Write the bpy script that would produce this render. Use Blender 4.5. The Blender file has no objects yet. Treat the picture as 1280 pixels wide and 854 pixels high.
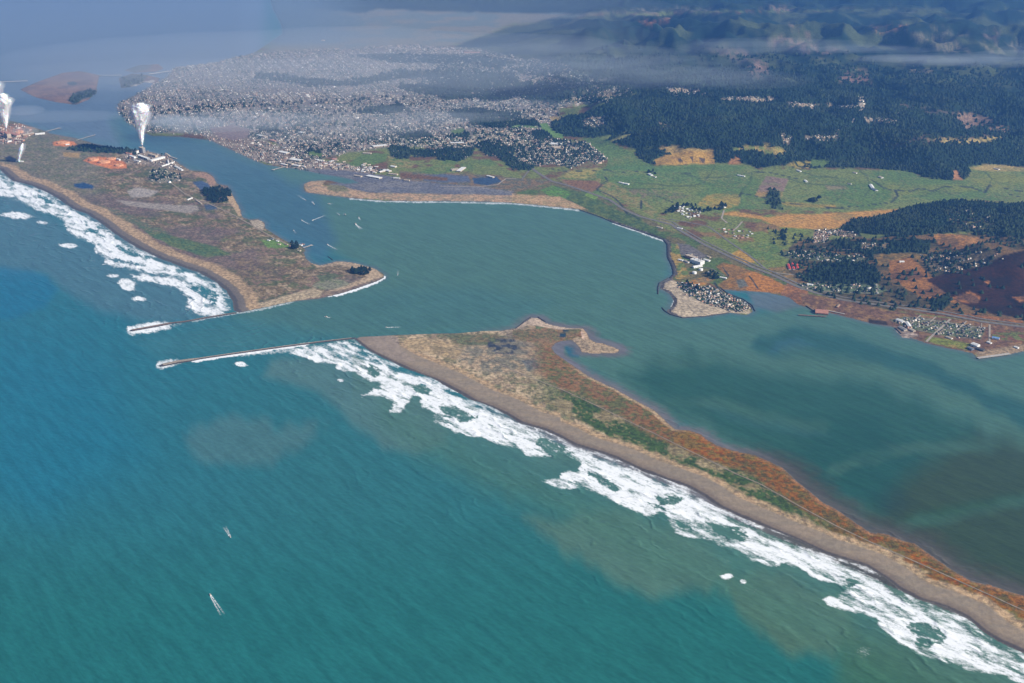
import bpy, math, random
import numpy as np

# ------------------------------------------------------------------ camera model (metres, camera above the origin)
CAM_H = 2700.0
PITCH = math.radians(22.6)
FPX = 1430.0
CP, SP = math.cos(PITCH), math.sin(PITCH)
rng = np.random.default_rng(7)
random.seed(7)
SC = bpy.context.scene
HAZE_COL, HAZE_D, EXPO = (.15, .40, 1.0), 1.9e-5, 0.58
COL = SC.collection


def ground(u, v, z=0.0):
    """point of the ground (at height z) that stands at photo position u, v"""
    a = (u - 640.0) / FPX
    b = (427.0 - v) / FPX
    dx, dy, dz = a, CP + b * SP, -SP + b * CP
    t = (z - CAM_H) / dz
    return dx * t, dy * t


def project(x, y, z):
    depth = y * CP + (CAM_H - z) * SP
    return 640.0 + FPX * x / depth, 427.0 - FPX * (y * SP - (CAM_H - z) * CP) / depth


# ------------------------------------------------------------------ noise in numpy
def _hash(ix, iy, seed):
    h = (ix.astype(np.int64) * 374761393 + iy.astype(np.int64) * 668265263 + seed * 1442695041) & 0xFFFFFFFF
    h = ((h ^ (h >> 13)) * 1274126177) & 0xFFFFFFFF
    h = h ^ (h >> 16)
    return (h & 0xFFFFFF) / float(0xFFFFFF)


def vnoise(x, y, seed=0):
    ix = np.floor(x); iy = np.floor(y)
    fx = x - ix; fy = y - iy
    fx = fx * fx * (3 - 2 * fx); fy = fy * fy * (3 - 2 * fy)
    a = _hash(ix, iy, seed); b = _hash(ix + 1, iy, seed)
    c = _hash(ix, iy + 1, seed); d = _hash(ix + 1, iy + 1, seed)
    return (a * (1 - fx) + b * fx) * (1 - fy) + (c * (1 - fx) + d * fx) * fy


def fbm(x, y, seed=0, octaves=4, gain=0.5):
    s = 0.0; amp = 1.0; tot = 0.0
    for o in range(octaves):
        s = s + amp * vnoise(x + 17.3 * o, y - 9.1 * o, seed + o)
        tot += amp; amp *= gain
        x, y = (x * 1.76 + y * 1.0), (y * 1.76 - x * 1.0)
    return s / tot


def sstep(a, b, x):
    t = np.clip((x - a) / (b - a), 0, 1)
    return t * t * (3 - 2 * t)


def seg_dist(px, py, P, closed=True):
    """distance of the points to the polyline and, when it is closed, their inside mask"""
    P = np.asarray(P, float)
    Q = np.roll(P, -1, axis=0) if closed else P[1:]
    A = P if closed else P[:-1]
    best = np.full(px.shape, 1e30)
    inside = np.zeros(px.shape, bool)
    for (ax, ay), (bx, by) in zip(A, Q):
        dx, dy = bx - ax, by - ay
        L = dx * dx + dy * dy + 1e-12
        t = np.clip(((px - ax) * dx + (py - ay) * dy) / L, 0, 1)
        d = (px - ax - t * dx) ** 2 + (py - ay - t * dy) ** 2
        np.minimum(best, d, out=best)
        if closed and ay != by:
            c = ((ay > py) != (by > py)) & (px < (bx - ax) * (py - ay) / (by - ay) + ax)
            inside ^= c
    return np.sqrt(best), inside


def to_world(pts):
    out = []
    for p in pts:
        if p[0] == 'w':
            out.append((p[1], p[2]))
        else:
            out.append(ground(*p))
    return out


# ------------------------------------------------------------------ coast lines (positions read off the photograph, put on the ground)
NORTH_SPIT = [(0,212),(16,226),(40,232),(58,240),(73,248),(89,260),(108,267),(127,279),(143,292),(162,304),(180,314),(202,324),
 (229,334),(250,341),(269,352),(283,364),(291,376),(293,388),(299,391),(333,384),(366,377),(401,373),(423,367.6),(448,360),(470,352),(479,348),(480,343),
 (465,334.5),(448,330),(431,327),(420,326.6),(408,330),(400,331.7),(389,329),(383,324),(380,316),(382,312),(375,306),(361,303),
 (351,298),(341,292),(332,286),(330,278),(322,274),(312,275),(303,272),(300,261),(292,247),(289,240),(284,232),(271,230),(267,221),
 (260,216),(251,214),(238,213),(226,206),(215,198),(200,193),(180,188),(150,186),(118,180),(95,173),(63,167),(45,160),(25,154),(0,148),
 (-150,112),(-500,50),(-900,10),(-1000,20),(-600,80),(-200,160),(-80,190)]
SOUTH_SPIT = [(443,424),(460,438),(481,448.5),(511,462),(542,474),(563,485),(590,500),(615,509),(633,518.5),(651,529),(679,537),
 (700,546),(719,556.6),(743,564),(770,573),(805,589),(831,598.6),(859,609),(880,620),(898,633),(923,645),(964,662),(996,675),
 (1028,691),(1060,701),(1083,708),(1109,724),(1125,737),(1150,750),(1182,760),(1208,772.5),(1230,790),(1247,801),(1280,816),
 (1400,868),(1700,1000),(1900,1100),(2000,1000),(1700,860),(1450,800),(1340,768),
 (1280,745),(1247,734),(1214,726),(1189,712),(1166,695),(1144,680),(1124,674),(1105,667),(1089,666),(1070,655),(1051,641),
 (1028,628),(1012,614),(996,601),(977,584),(960,576),(944,569),(918,564),(895,557),(885,550),(877,543),(861,538),(844,537),(831,526),
 (818,513.5),(805,506),(787,497),(769,486),(753,479),(737,471),(718,459),(703,448),(694,441),(690,435),(694,429),(703,426),(714,426),
 (722,432),(728,440.5),(743,442),(764,442),(773,441),(774.5,437),(768,434),(755,430),(744,428),(736,424),(734,417),(730,410.5),
 (712,410),(694,407),(682,404),(673,398),(664,397),(655,403),(645,410),(627,413.5),(603,414),(572,416.5),(527,417.5),(481,419.6),(450,421.5)]
MAINLAND = [(-900,-10),(200,-25),(335,-10),(342,12),(352,30),(354,42),(318,66),(270,78),(218,85),(210,96),(175,116),(147,130),(150,140),(163,153),
 (172,163),(190,170),(225,171),(262,175),(291,188),(312,198),(333,206),(352,209),(372,211),(400,217),(425,221),(440,224),(450,229),
 (430,230),(410,225.5),(388,226.5),(380.5,230),(379.5,236),(382,240.5),(408,244),(437,247.5),(479,251),(521,251.6),(560,251.6),(600,252),(640,253.6),(668,256),
 (696,259),(724,262),(752,272),(769,279),(797,288),(834,302),(835,323),(841,333),(842,343),(836,349),(826,354),(825,361),(832,364),(838,368),
 (842,376),(838,386),(833,389),(838,393),(853,397),(879,395.7),(912,391),(933,394),(941,390),(940,383),(929,376),(912,369),(900,362),
 (930,364),(960,366),(986,372),(998,381),(1020,388),(1045,393),(1091,405),(1117,409),(1127,422),(1140,423),(1157,429),(1189,436),(1216,442),
 (1222,448.5),(1255,445),(1280,439),(1450,425),(1800,450),('w',60000,5000),('w',60000,80000),('w',-60000,80000),('w',-60000,34000)]
INDIAN_ISLAND = [(25,112),(45,103),(78,91),(100,89),(125,94),(122,104),(120,116),(110,125),(95,131),(70,128),(45,122)]
MARSH_ISLAND = [(148,98),(165,92),(185,94),(200,98),(195,105),(180,103),(170,108),(152,110)]
SHOAL_ISLAND = [(155,88),(172,82),(198,80),(205,86),(195,90),(168,91)]
OCEAN_SHORE_N = NORTH_SPIT[:19]
OCEAN_SHORE_N = [(-200,160),(-80,190)] + OCEAN_SHORE_N
OCEAN_SHORE_S = SOUTH_SPIT[:36]

# ------------------------------------------------------------------ the ground grid: finer near, coarser far, past the frame on every side
Q = 1.35
rows = []
v = 930.0
while v > -30:
    rows.append(CAM_H / math.tan(PITCH + math.atan((v - 427) / FPX))); v -= Q * (1.0 if v > 120 else 0.8)
r = rows[0]
near = []
while r > 350:
    r *= 0.93; near.append(r)
r = rows[-1]
far = []
while r < 75000:
    r *= 1.035; far.append(r)
RR = np.array(near[::-1] + rows + far)
dphi = Q / FPX
dense = np.arange(-math.radians(30), math.radians(30), dphi)
side = math.radians(30) + np.cumsum(np.linspace(0.004, 0.05, 34))
side = side[side < math.radians(88)]
PH = np.concatenate([-side[::-1], dense, side])
R2, P2 = np.meshgrid(RR, PH, indexing='ij')
GX = (R2 * np.sin(P2)).ravel(); GY = (R2 * np.cos(P2)).ravel()
NR, NC = len(RR), len(PH)
print('grid', NR, NC, NR * NC)

wob = 1.0
WX = GX + 14 * (fbm(GX / 90, GY / 90, 3, 3) - .5)
WY = GY + 14 * (fbm(GX / 90, GY / 90, 5, 3) - .5)


def sdf_of(pts, margin=4000):
    W = np.array(to_world(pts))
    m = (WX > W[:, 0].min() - margin) & (WX < W[:, 0].max() + margin) & (WY > W[:, 1].min() - margin) & (WY < W[:, 1].max() + margin)
    out = np.full(WX.shape, -9999.0)
    d, ins = seg_dist(WX[m], WY[m], W)
    out[m] = np.where(ins, d, -d)
    return out


SD_N = sdf_of(NORTH_SPIT); SD_S = sdf_of(SOUTH_SPIT); SD_M = sdf_of(MAINLAND)
SD_I = np.maximum(np.maximum(sdf_of(INDIAN_ISLAND, 800), sdf_of(MARSH_ISLAND, 800)), sdf_of(SHOAL_ISLAND, 800))
SDF = np.maximum(np.maximum(SD_N, SD_S), np.maximum(SD_M, SD_I))


# ------------------------------------------------------------------ hills
def ramp_poly(x, y, pts, w, h):
    W = np.array(to_world(pts))
    out = np.zeros(x.shape)
    m = (x > W[:, 0].min()) & (x < W[:, 0].max()) & (y > W[:, 1].min()) & (y < W[:, 1].max())
    d, ins = seg_dist(x[m], y[m], W)
    out[m] = np.where(ins, sstep(0, w, d), 0) * h
    return out


HILL_FOREST = [(690,150),(735,188),(800,198),(812,212),(850,213),(893,205),(930,209),(1000,216),(1060,208),(1130,214),(1150,223),(1205,226),(1218,212),
               (1280,204),(1500,190),(1900,190),(1900,60),(700,60),(640,100)]
HILL_HUMB = [(975,352),(1030,372),(1100,388),(1280,412),(1600,440),(2100,480),(2100,200),(1500,230),(1280,240),(1200,243),(1130,256),(1040,282),(985,310)]
HILL_FAR = [(560,66),(640,82),(700,105),(800,100),(960,98),(1280,95),(1900,95),(2600,60),(2600,-120),(900,-120),(700,0),(640,28),(600,45)]
HILL_TOP = [(330,2),(420,8),(520,12),(620,14),(760,18),(1000,14),(1300,10),(2400,10),(2400,-140),(-400,-140),(100,-45)]
GULLY = [(815,208),(850,214),(893,206),(893,196),(830,196)]


def height(x, y):
    """height of dry land above the sea"""
    n1 = fbm(x / 900, y / 900, 11, 4); n2 = fbm(x / 2600, y / 2600, 21, 4); n3 = fbm(x / 260, y / 260, 31, 3)
    ridge = 1 - np.abs(2 * n2 - 1) * 2.2
    ridge2 = 1 - np.abs(2 * n1 - 1) * 2
    rdg = 1.25 - np.sqrt((2 * fbm(x / 900, y / 800, 131, 4) - 1) ** 2 * 11 + .12)
    h = ramp_poly(x, y, HILL_FOREST, 700, 1.0) * (60 + 60 * n1 + 120 * np.clip(rdg, -.4, 1))
    h += ramp_poly(x, y, HILL_HUMB, 1300, 1.0) * (35 + 120 * n1 + 75 * np.clip(rdg, -.3, 1))
    h += ramp_poly(x, y, HILL_FAR, 2500, 1.0) * (60 + 200 * np.clip(ridge, 0, 1) + 70 * ridge2 + 105 * np.clip(rdg, -.3, 1))
    h += ramp_poly(x, y, HILL_TOP, 5000, 1.0) * (350 + 330 * np.clip(ridge, 0, 1) + 140 * np.clip(rdg, -.3, 1))
    return h, n3


HH, N3 = height(GX, GY)
dune = sstep(20, 140, SDF)
GZ = np.where(SDF > 0, 0.5 + 3.5 * sstep(0, 60, SDF) + dune * (4 * N3) + HH * sstep(100, 600, SDF) + dune * HH * 0, np.maximum(-12, SDF * 0.08))
GZ = GZ + np.where(SDF > 60, (fbm(GX / 35, GY / 35, 41, 2) - .5) * 2.4 * dune, 0)


def ground_z(x, y):
    """height of the land mesh at x, y (scalar or array), read from the grid"""
    x = np.atleast_1d(np.asarray(x, float)); y = np.atleast_1d(np.asarray(y, float))
    r = np.hypot(x, y); p = np.arctan2(x, y)
    fi = np.interp(r, RR, np.arange(NR)); fj = np.interp(p, PH, np.arange(NC))
    i = np.clip(fi.astype(int), 0, NR - 2); j = np.clip(fj.astype(int), 0, NC - 2)
    a = fi - i; b = fj - j
    Z = GZ.reshape(NR, NC)
    return (Z[i, j] * (1 - b) + Z[i, j + 1] * b) * (1 - a) + (Z[i + 1, j] * (1 - b) + Z[i + 1, j + 1] * b) * a


def on_land(u, v):
    """point of the real (hilly) ground at photo position u, v"""
    u = np.atleast_1d(np.asarray(u, float)); v = np.atleast_1d(np.asarray(v, float))
    z = np.zeros(u.shape)
    for _ in range(12):
        x, y = ground(u, v, z)
        z = 0.5 * z + 0.5 * ground_z(x, y)
    x, y = ground(u, v, z)
    return x, y, ground_z(x, y)


U, V = project(GX, GY, GZ)
# ------------------------------------------------------------------ land cover: what grows or lies on the ground, as its colour; some haze and shade painted in
land = SDF > -40
IDX = np.nonzero(land)[0]
lx, ly, lu, lv, lsd = GX[IDX], GY[IDX], U[IDX], V[IDX], SDF[IDX]
pxm = np.clip((ly * CP + CAM_H * SP) / FPX, 2, 40)       # metres that one photo pixel spans there
wu = (fbm(lx / (pxm * 14), ly / (pxm * 30), 51, 4) - .5) * 2
wv = (fbm(lx / (pxm * 14), ly / (pxm * 30), 61, 4) - .5) * 2
nA = fbm(lx / 40, ly / 40, 71, 3); nB = fbm(lx / 140, ly / 140, 81, 4); nC = fbm(lx / 500, ly / 500, 91, 4)
nF = .5 + 1.15 * (.5 * fbm(lx / 16, ly / 16, 101, 2) + .28 * fbm(lx / 75, ly / 55, 107, 2) + .22 * nB - .5)
cov = np.zeros((len(IDX), 3)); cov[:] = (.12, .125, .05)
wood = np.zeros(len(IDX)); town = np.zeros(len(IDX))


def pick(pts, warp=3.0, soft=1.0):
    P = np.array(pts, float)
    m = (lu > P[:, 0].min() - 12) & (lu < P[:, 0].max() + 12) & (lv > P[:, 1].min() - 12) & (lv < P[:, 1].max() + 12)
    w = np.zeros(len(IDX))
    if m.any():
        d, ins = seg_dist(lu[m] + wu[m] * warp, lv[m] + wv[m] * warp * .5, P)
        w[m] = sstep(-soft, soft, np.where(ins, d, -d))
    return w


def lay(w, col, col2=None, noise=None, lo=.45, hi=.6, trees=None, houses=None):
    global cov
    c = np.empty((len(IDX), 3)); c[:] = col
    if col2 is not None:
        k = sstep(lo, hi, nB if noise is None else noise)[:, None]
        c = c * (1 - k) + np.array(col2) * k
    cov = cov * (1 - w[:, None]) + c * w[:, None]
    if trees is not None:
        wood[:] = wood * (1 - w) + trees * w
    if houses is not None:
        town[:] = town * (1 - w) + houses * w


FOREST = (.009, .020, .014); FOREST2 = (.018, .030, .015)
GREEN = (.082, .115, .042); GREEN2 = (.115, .13, .05); TAN = (.30, .19, .07); BROWN = (.10, .06, .035); GREY = (.17, .155, .14)
SAND = (.30, .24, .175); MUD = (.13, .125, .125); RUST = (.20, .062, .018); SCRUB = (.13, .10, .06)
tot = lsd
# -- the far country
inland = (SD_M[IDX] > -40)
lay(inland * 1.0, GREEN2, BROWN, nB, .45, .65)
lay(pick([(-600,-30),(200,-28),(335,-14),(345,16),(360,42),(330,66),(430,62),(540,64),(600,46),(640,30),(740,20),(760,12),(460,8),(1300,-100),(-600,-100)], 4, 3), (.105, .12, .105), (.15, .135, .10), nC, .4, .6)
lay(pick([(340,-2),(350,4),(380,10),(430,14),(455,17),(470,10),(530,14),(620,16),(760,17),(900,14),(1000,13),(1300,10),(2600,10),(2600,-160),(300,-160)], 4, 2), FOREST, FOREST2, nC, .3, .7, trees=1)
lay(pick([(555,66),(575,56),(600,46),(640,34),(680,24),(740,20),(800,19),(900,16),(1000,14),(1300,8),(2600,8),(2600,120),(1280,116),(960,112),(800,116),(700,122),(640,100),(600,90)], 5, 2), FOREST, (.045, .055, .028), nC, .42, .62, trees=1)
lay(pick([(640,50),(760,40),(900,60),(960,100),(800,108),(690,100)], 10, 8) * .5, (.05, .055, .03), FOREST2, nB, .45, .55, trees=.7)
for P_, c_ in (([(795,27),(808,23),(820,25),(838,21),(836,25),(818,30)], (.32, .13, .06)), ([(986,31),(1000,32),(1014,44),(1018,50),(1005,46),(990,38)], (.20,.12,.09)),
               ([(960,48),(980,44),(1005,52),(1030,60),(1015,66),(980,62),(960,60)], (.15,.10,.08)), ([(1090,34),(1110,33),(1133,31),(1132,36),(1110,40),(1098,39)], (.24,.11,.06)),
               ([(1138,42),(1170,44),(1200,52),(1215,68),(1180,66),(1150,56)], (.13,.11,.07)), ([(1220,54),(1260,55),(1300,58),(1300,68),(1240,66)], (.14,.12,.08)),
               ([(1055,84),(1082,83),(1092,104),(1060,108),(1044,104)], (.19,.11,.08)), ([(1130,78),(1142,84),(1168,90),(1160,93),(1140,92)], (.20,.15,.08)),
               ([(1220,110),(1260,108),(1285,112),(1280,120),(1240,120)], (.13,.09,.07)), ([(850,12),(890,9),(905,14),(870,18)], (.13,.12,.08)), ([(960,6),(990,8),(1010,13),(975,14)], (.20,.13,.09)),
               ([(750,16),(800,12),(860,12),(852,16),(790,18)], (.18,.14,.10)), ([(880,60),(925,62),(960,74),(950,84),(920,78)], (.11,.08,.07)), ([(930,80),(955,74),(960,95),(938,98)], (.16,.10,.08)),
               ([(690,92),(720,88),(740,98),(780,96),(760,104),(700,100)], (.12,.10,.09)), ([(805,112),(830,108),(870,111),(882,117),(850,118)], (.17,.12,.10)),
               ([(1110,12),(1130,16),(1150,14),(1135,20)], (.10,.10,.07)), ([(1000,66),(1040,58),(1060,66),(1020,72)], (.12,.08,.07)), ([(1160,34),(1175,32),(1190,44),(1180,46)], (.12,.11,.07)),
               ([(1200,38),(1210,40),(1208,50),(1198,46)], (.12,.10,.07)), ([(1225,36),(1250,40),(1245,50),(1230,46)], (.12,.08,.06))):
    lay(pick(P_, 6, 4) * sstep(.36, .58, nB + .06) * .8, tuple(.75 * q + .02 for q in c_), (.05, .055, .035), nA, .5, .65, trees=0)
# -- the town
lay(pick([(147,130),(175,116),(212,92),(218,84),(320,66),(430,60),(520,56),(600,62),(640,78),(720,90),(742,108),(790,116),(800,128),(740,126),(700,135),(700,150),(680,165),(600,168),(560,180),(490,184),(440,190),
          (400,198),(365,196),(340,176),(250,168),(190,166),(150,150)], 3, 2), (.155, .14, .125), (.075, .085, .06), nB, .4, .7, trees=.06, houses=1)
town *= .15 + .85 * sstep(.38, .60, nB * .65 + nC * .35)
cov = cov * (1 - .5 * town[:, None] * sstep(.42, .56, nF)[:, None]) + np.array((.16, .125, .10)) * .5 * town[:, None] * sstep(.42, .56, nF)[:, None]
lay(pick([(600,62),(640,70),(700,80),(740,96),(790,114),(800,128),(720,128),(650,122),(560,112),(520,100),(560,75)], 4, 3), FOREST2, (.13, .12, .10), nA, .5, .65, trees=.6, houses=.45)
for P_ in ([(320,91),(345,92),(400,100),(450,103),(445,108),(390,107),(320,98)], [(430,69),(500,66),(560,68),(620,71),(650,80),(620,85),(590,80),(500,79)], [(440,99),(500,88),(560,90),(545,97),(480,100),(450,106)],
           [(540,94),(560,88),(600,90),(650,92),(650,106),(600,110),(545,103)], [(500,105),(560,105),(640,116),(640,125),(560,124),(500,112)], [(440,140),(460,134),(500,132),(516,139),(480,143)],
           [(585,149),(620,147),(665,150),(678,158),(640,160),(590,157)], [(486,184),(505,181),(516,186),(514,197),(498,200),(486,196)], [(512,189),(530,186),(545,190),(540,196),(520,196)],
           [(540,188),(560,184),(594,186),(590,196),(570,202),(546,199)], [(591,180),(612,177),(643,186),(642,196),(610,196)], [(622,197),(650,195),(668,202),(662,213),(640,211)], [(652,166),(676,163),(690,170),(686,181),(662,180)],
           [(686,148),(705,146),(722,150),(722,168),(704,165)], [(560,140),(600,136),(650,142),(640,148),(570,148)], [(560,170),(585,166),(590,174),(566,177)], [(495,168),(530,164),(540,172),(505,176)],
           [(380,186),(400,188),(402,195),(386,195)], [(640,105),(700,108),(720,120),(700,130),(660,126)], [(700,190),(720,196),(718,204),(700,202)], [(320,158),(345,160),(350,166),(325,164)]):
    lay(pick(P_, 4, 1.5), FOREST, FOREST2, nA, .4, .6, trees=1, houses=.12)
lay(pick([(480,176),(520,172),(596,172),(600,184),(560,186),(490,182)], 3, 1), (.17, .16, .13), (.06, .08, .04), nA, .45, .6, houses=1, trees=.1)
lay(pick([(587,164),(620,161),(660,163),(670,176),(640,182),(600,176)], 3, 1), (.17, .15, .12), (.06, .08, .04), nA, .45, .6, houses=1, trees=.2)
lay(pick([(643,184),(665,176),(700,174),(730,178),(768,188),(772,196),(755,200),(745,206),(715,210),(690,205),(660,208),(645,198)], 3, 1), (.17, .15, .12), (.07, .08, .04), nA, .45, .6, houses=1, trees=.25)
# shore strip of the town and the river flats
lay(pick([(250,166),(262,175),(312,198),(352,209),(425,222),(440,224),(480,212),(430,204),(380,197),(362,196),(350,184),(320,172)], 2, 1), (.15, .12, .095), (.22, .19, .16), nA, .5, .6, houses=.25, trees=0)
lay(pick([(262,160),(290,156),(312,162),(312,170),(296,176),(272,172)], 2, 1), (.16, .12, .11), trees=0, houses=0)
lay(pick([(372,210),(430,213),(500,222),(560,222),(600,232),(690,240),(690,250),(560,243),(460,241),(437,236),(410,230),(440,228),(425,223)], 1, 1), MUD, (.10, .10, .11), nB, .4, .6, trees=0, houses=0)
lay(pick([(500,214),(560,216),(640,222),(720,228),(760,238),(700,246),(650,240),(600,234),(560,230),(500,224)], 2, 1), (.14, .10, .06), (.09, .085, .06), nA, .45, .55, trees=0, houses=0)
lay(pick([(523,219),(555,217),(585,221),(588,228),(560,228),(530,226)], 2, 1), (.075, .085, .11)); lay(pick([(591,223),(620,221),(627,227),(610,232),(592,230)], 1, .6), (.035, .055, .09))
lay(pick([(523,216),(545,206),(560,199),(570,202),(566,214),(545,218)], 1, 1), GREEN, GREEN2, nB, trees=0, houses=0)
lay(pick([(574,206),(590,200),(612,199),(625,208),(650,218),(640,220),(600,218),(578,214)], 1.5, .8), GREEN, GREEN2, nC, trees=0, houses=0)
lay(pick([(436,205),(450,194),(470,191),(484,193),(482,202),(460,208),(440,208)], 1, .6), GREEN, None, trees=0, houses=0)
lay(pick([(484,195),(500,199),(520,204),(514,210),(490,208)], 1, .8), (.17, .15, .07), GREEN, nA, trees=0, houses=0)
lay(pick([(382,190),(392,189),(404,193),(402,196),(388,195)], .5, .5), GREEN, None, trees=0, houses=0)
lay(pick([(562,166),(566,162),(578,160),(583,164),(574,169)], 1, .6), GREEN, None, trees=0, houses=0)
lay(pick([(700,218),(735,200),(760,215),(770,225),(730,225)], 2, 1), (.12, .11, .06), BROWN, nA, trees=0, houses=0)
# -- the wooded ridge
lay(pick([(735,142),(760,130),(800,116),(880,106),(960,101),(1100,108),(1280,110),(1900,110),(1900,200),(1280,209),(1236,205),(1212,208),(1215,214),(1208,223),(1191,226),(1159,222),(1135,213),(1072,210),
          (1022,210),(984,206),(947,210),(928,205),(893,204),(891,188),(850,184),(800,184),(785,184),(760,176),(772,168),(740,172),(700,170),(688,160),(690,150)], 3, 1), FOREST, FOREST2, nB, .35, .75, trees=1, houses=0)
lay(pick([(795,186),(820,184),(840,186),(838,192),(815,200),(818,206),(805,202),(795,194)], 2, 1), FOREST, FOREST2, nA, trees=1)
lay(pick([(728,151),(738,146),(757,146),(757,155),(745,161),(730,158)], 1.5, .8), (.24, .19, .14), (.08, .08, .05), nF, .5, .6, trees=0, houses=1)
lay(pick([(686,146),(705,146),(700,151),(690,151)], 1, .8), (.22, .17, .08), None, trees=0)
lay(pick([(673,155),(684,154),(690,163),(706,168),(704,173),(690,172),(678,163)], 1.5, .8), (.10, .155, .055), None, trees=0, houses=0)
lay(pick([(640,156),(672,158),(672,160),(640,160)], .6, .6), (.10, .15, .06), None, trees=0)
for P_ in ([(900,122),(930,121),(972,125),(974,128),(930,127),(902,126)], [(985,127),(1010,130),(1040,131),(1080,132),(1082,136),(1040,135),(1000,134),(983,132)], [(1004,169),(1030,170),(1046,168),(1050,173),(1030,176),(1008,173)],
           [(1072,122),(1078,122),(1083,133),(1078,140),(1072,138)], [(1080,148),(1100,148),(1122,149),(1122,152),(1098,152),(1080,151)], [(978,168),(988,169),(986,180),(980,178)], [(830,108),(870,113),(880,118),(840,118)],
           [(700,125),(726,122),(732,128),(720,134),(712,128)], [(745,118),(770,116),(760,128),(750,122)], [(640,92),(660,94),(700,98),(698,103),(650,102)]):
    lay(pick(P_, 2, 1), (.24, .19, .14), (.06, .07, .04), nF, .48, .6, trees=.1, houses=1)
lay(pick([(912,185),(930,183),(960,182),(976,184),(984,190),(970,196),(950,189),(918,189)], 2, 1), (.22, .17, .07), (.12, .14, .05), nA, trees=0)
lay(pick([(780,168),(790,166),(786,171),(770,176),(760,177)], 1, .8), (.18, .17, .08), None, trees=0)
lay(pick([(823,153),(836,152),(838,160),(826,163)], 2, 1.5), (.14, .11, .08), FOREST2, nA, trees=.4)
lay(pick([(1124,129),(1136,131),(1170,136),(1200,142),(1190,146),(1140,138),(1124,136)], 2, 1), (.07, .055, .045), FOREST2, nA, trees=.5)
lay(pick([(1192,143),(1215,142),(1240,148),(1243,153),(1220,160),(1208,161),(1198,152)], 2, 1), (.16, .11, .08), (.08, .06, .045), nA, trees=.1)
lay(pick([(1232,159),(1250,157),(1264,160),(1260,166),(1240,166)], 2, 1), (.15, .10, .07), FOREST2, nA, trees=.1)
lay(pick([(1160,174),(1180,172),(1220,174),(1252,170),(1252,173),(1225,178),(1180,179)], 1.2, .8), (.28, .22, .10), None, trees=0)
lay(pick([(1100,180),(1160,168),(1200,170),(1240,166),(1240,172),(1160,180),(1120,186)], 4, 2) * .5, (.13, .08, .06), FOREST2, nA, trees=.5)
lay(pick([(1191,214),(1196,213),(1204,225),(1192,225)], .6, .6), (.24, .13, .07), None, trees=0)
lay(pick([(1010,205),(1016,200),(1030,200),(1040,204),(1030,209),(1016,209)], 1, .7), GREEN, None, trees=0)
lay(pick([(984,206),(1000,200),(1014,201),(1012,210),(990,210)], 2, .8), (.20, .16, .06), FOREST2, nA, trees=.2)
# -- the green valley
VALLEY = [(727,173),(758,172),(768,180),(790,190),(800,200),(818,207),(890,206),(926,207),(950,212),(1022,212),(1072,212),(1135,214),(1160,224),(1208,226),(1217,213),(1232,209),(1280,210),(1800,205),(1800,245),(1280,252),
          (1240,252),(1200,248),(1160,258),(1130,256),(1080,262),(1030,264),(960,262),(920,262),(880,268),(850,262),(800,258),(760,252),(720,235),(697,222),(720,214),(757,212),(760,200),(745,188)]
lay(pick(VALLEY, 1.5, .8), (.082, .118, .045), (.120, .138, .055), nC, .42, .6, trees=0, houses=0)
lay(pick([(698,222),(715,213),(750,210),(765,212),(808,214),(812,218),(770,221),(730,224)], 1, .7), (.21, .18, .075), GREEN2, nA, .5, .6)
lay(pick([(820,207),(818,200),(835,193),(860,189),(891,187),(893,205),(860,205)], 1, .7), TAN, (.24, .15, .06), nA)
lay(pick([(846,197),(868,196),(882,197),(880,203),(850,203)], 2, .7) * sstep(.48, .56, fbm(lx / 30, ly / 300, 7, 2)), (.07, .05, .035), None)
lay(pick([(818,185),(850,184),(888,186),(890,190),(850,189),(838,191)], 1, .6), (.25, .18, .08), None, trees=0)
lay(pick([(910,206),(914,198),(924,196),(928,205)], 1, .6), (.24, .13, .06), None, trees=0)
lay(pick([(943,246),(950,232),(958,220),(986,224),(980,238),(976,250)], .6, .6), (.16, .115, .09), (.22, .15, .07), sstep(236, 244, lv), .2, .8)
lay(pick([(872,256),(884,243),(905,242),(925,246),(922,258),(900,262)], 2, 1), (.22, .17, .06), GREEN2, nA, .5, .65)
lay(pick([(756,240),(790,236),(830,238),(862,244),(850,250),(800,248),(770,248)], 3, 2) * .8, (.14, .11, .075), GREEN, nA, .5, .65)
lay(pick([(900,245),(922,243),(925,254),(905,256)], 2, 1), (.20, .16, .06)); lay(pick([(972,252),(1000,254),(1045,257),(1045,260),(1000,259),(975,256)], 1, .8), (.24, .17, .06))
lay(pick([(1030,232),(1056,231),(1060,236),(1035,238)], 2, 2), (.15, .13, .08)); lay(pick([(1212,210),(1236,206),(1262,207),(1280,210),(1280,214),(1230,214)], 1, 1), (.26, .20, .09))
lay(pick([(1100,228),(1160,232),(1216,228),(1216,214),(1240,214),(1280,220),(1280,232),(1200,240),(1120,245)], 3, 3) * .6, (.15, .15, .05))
lay(pick([(745,216),(756,208),(800,206),(820,210),(870,212),(880,230),(800,228),(745,222)], 2, 2) * .7, (.075, .122, .050))
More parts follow.
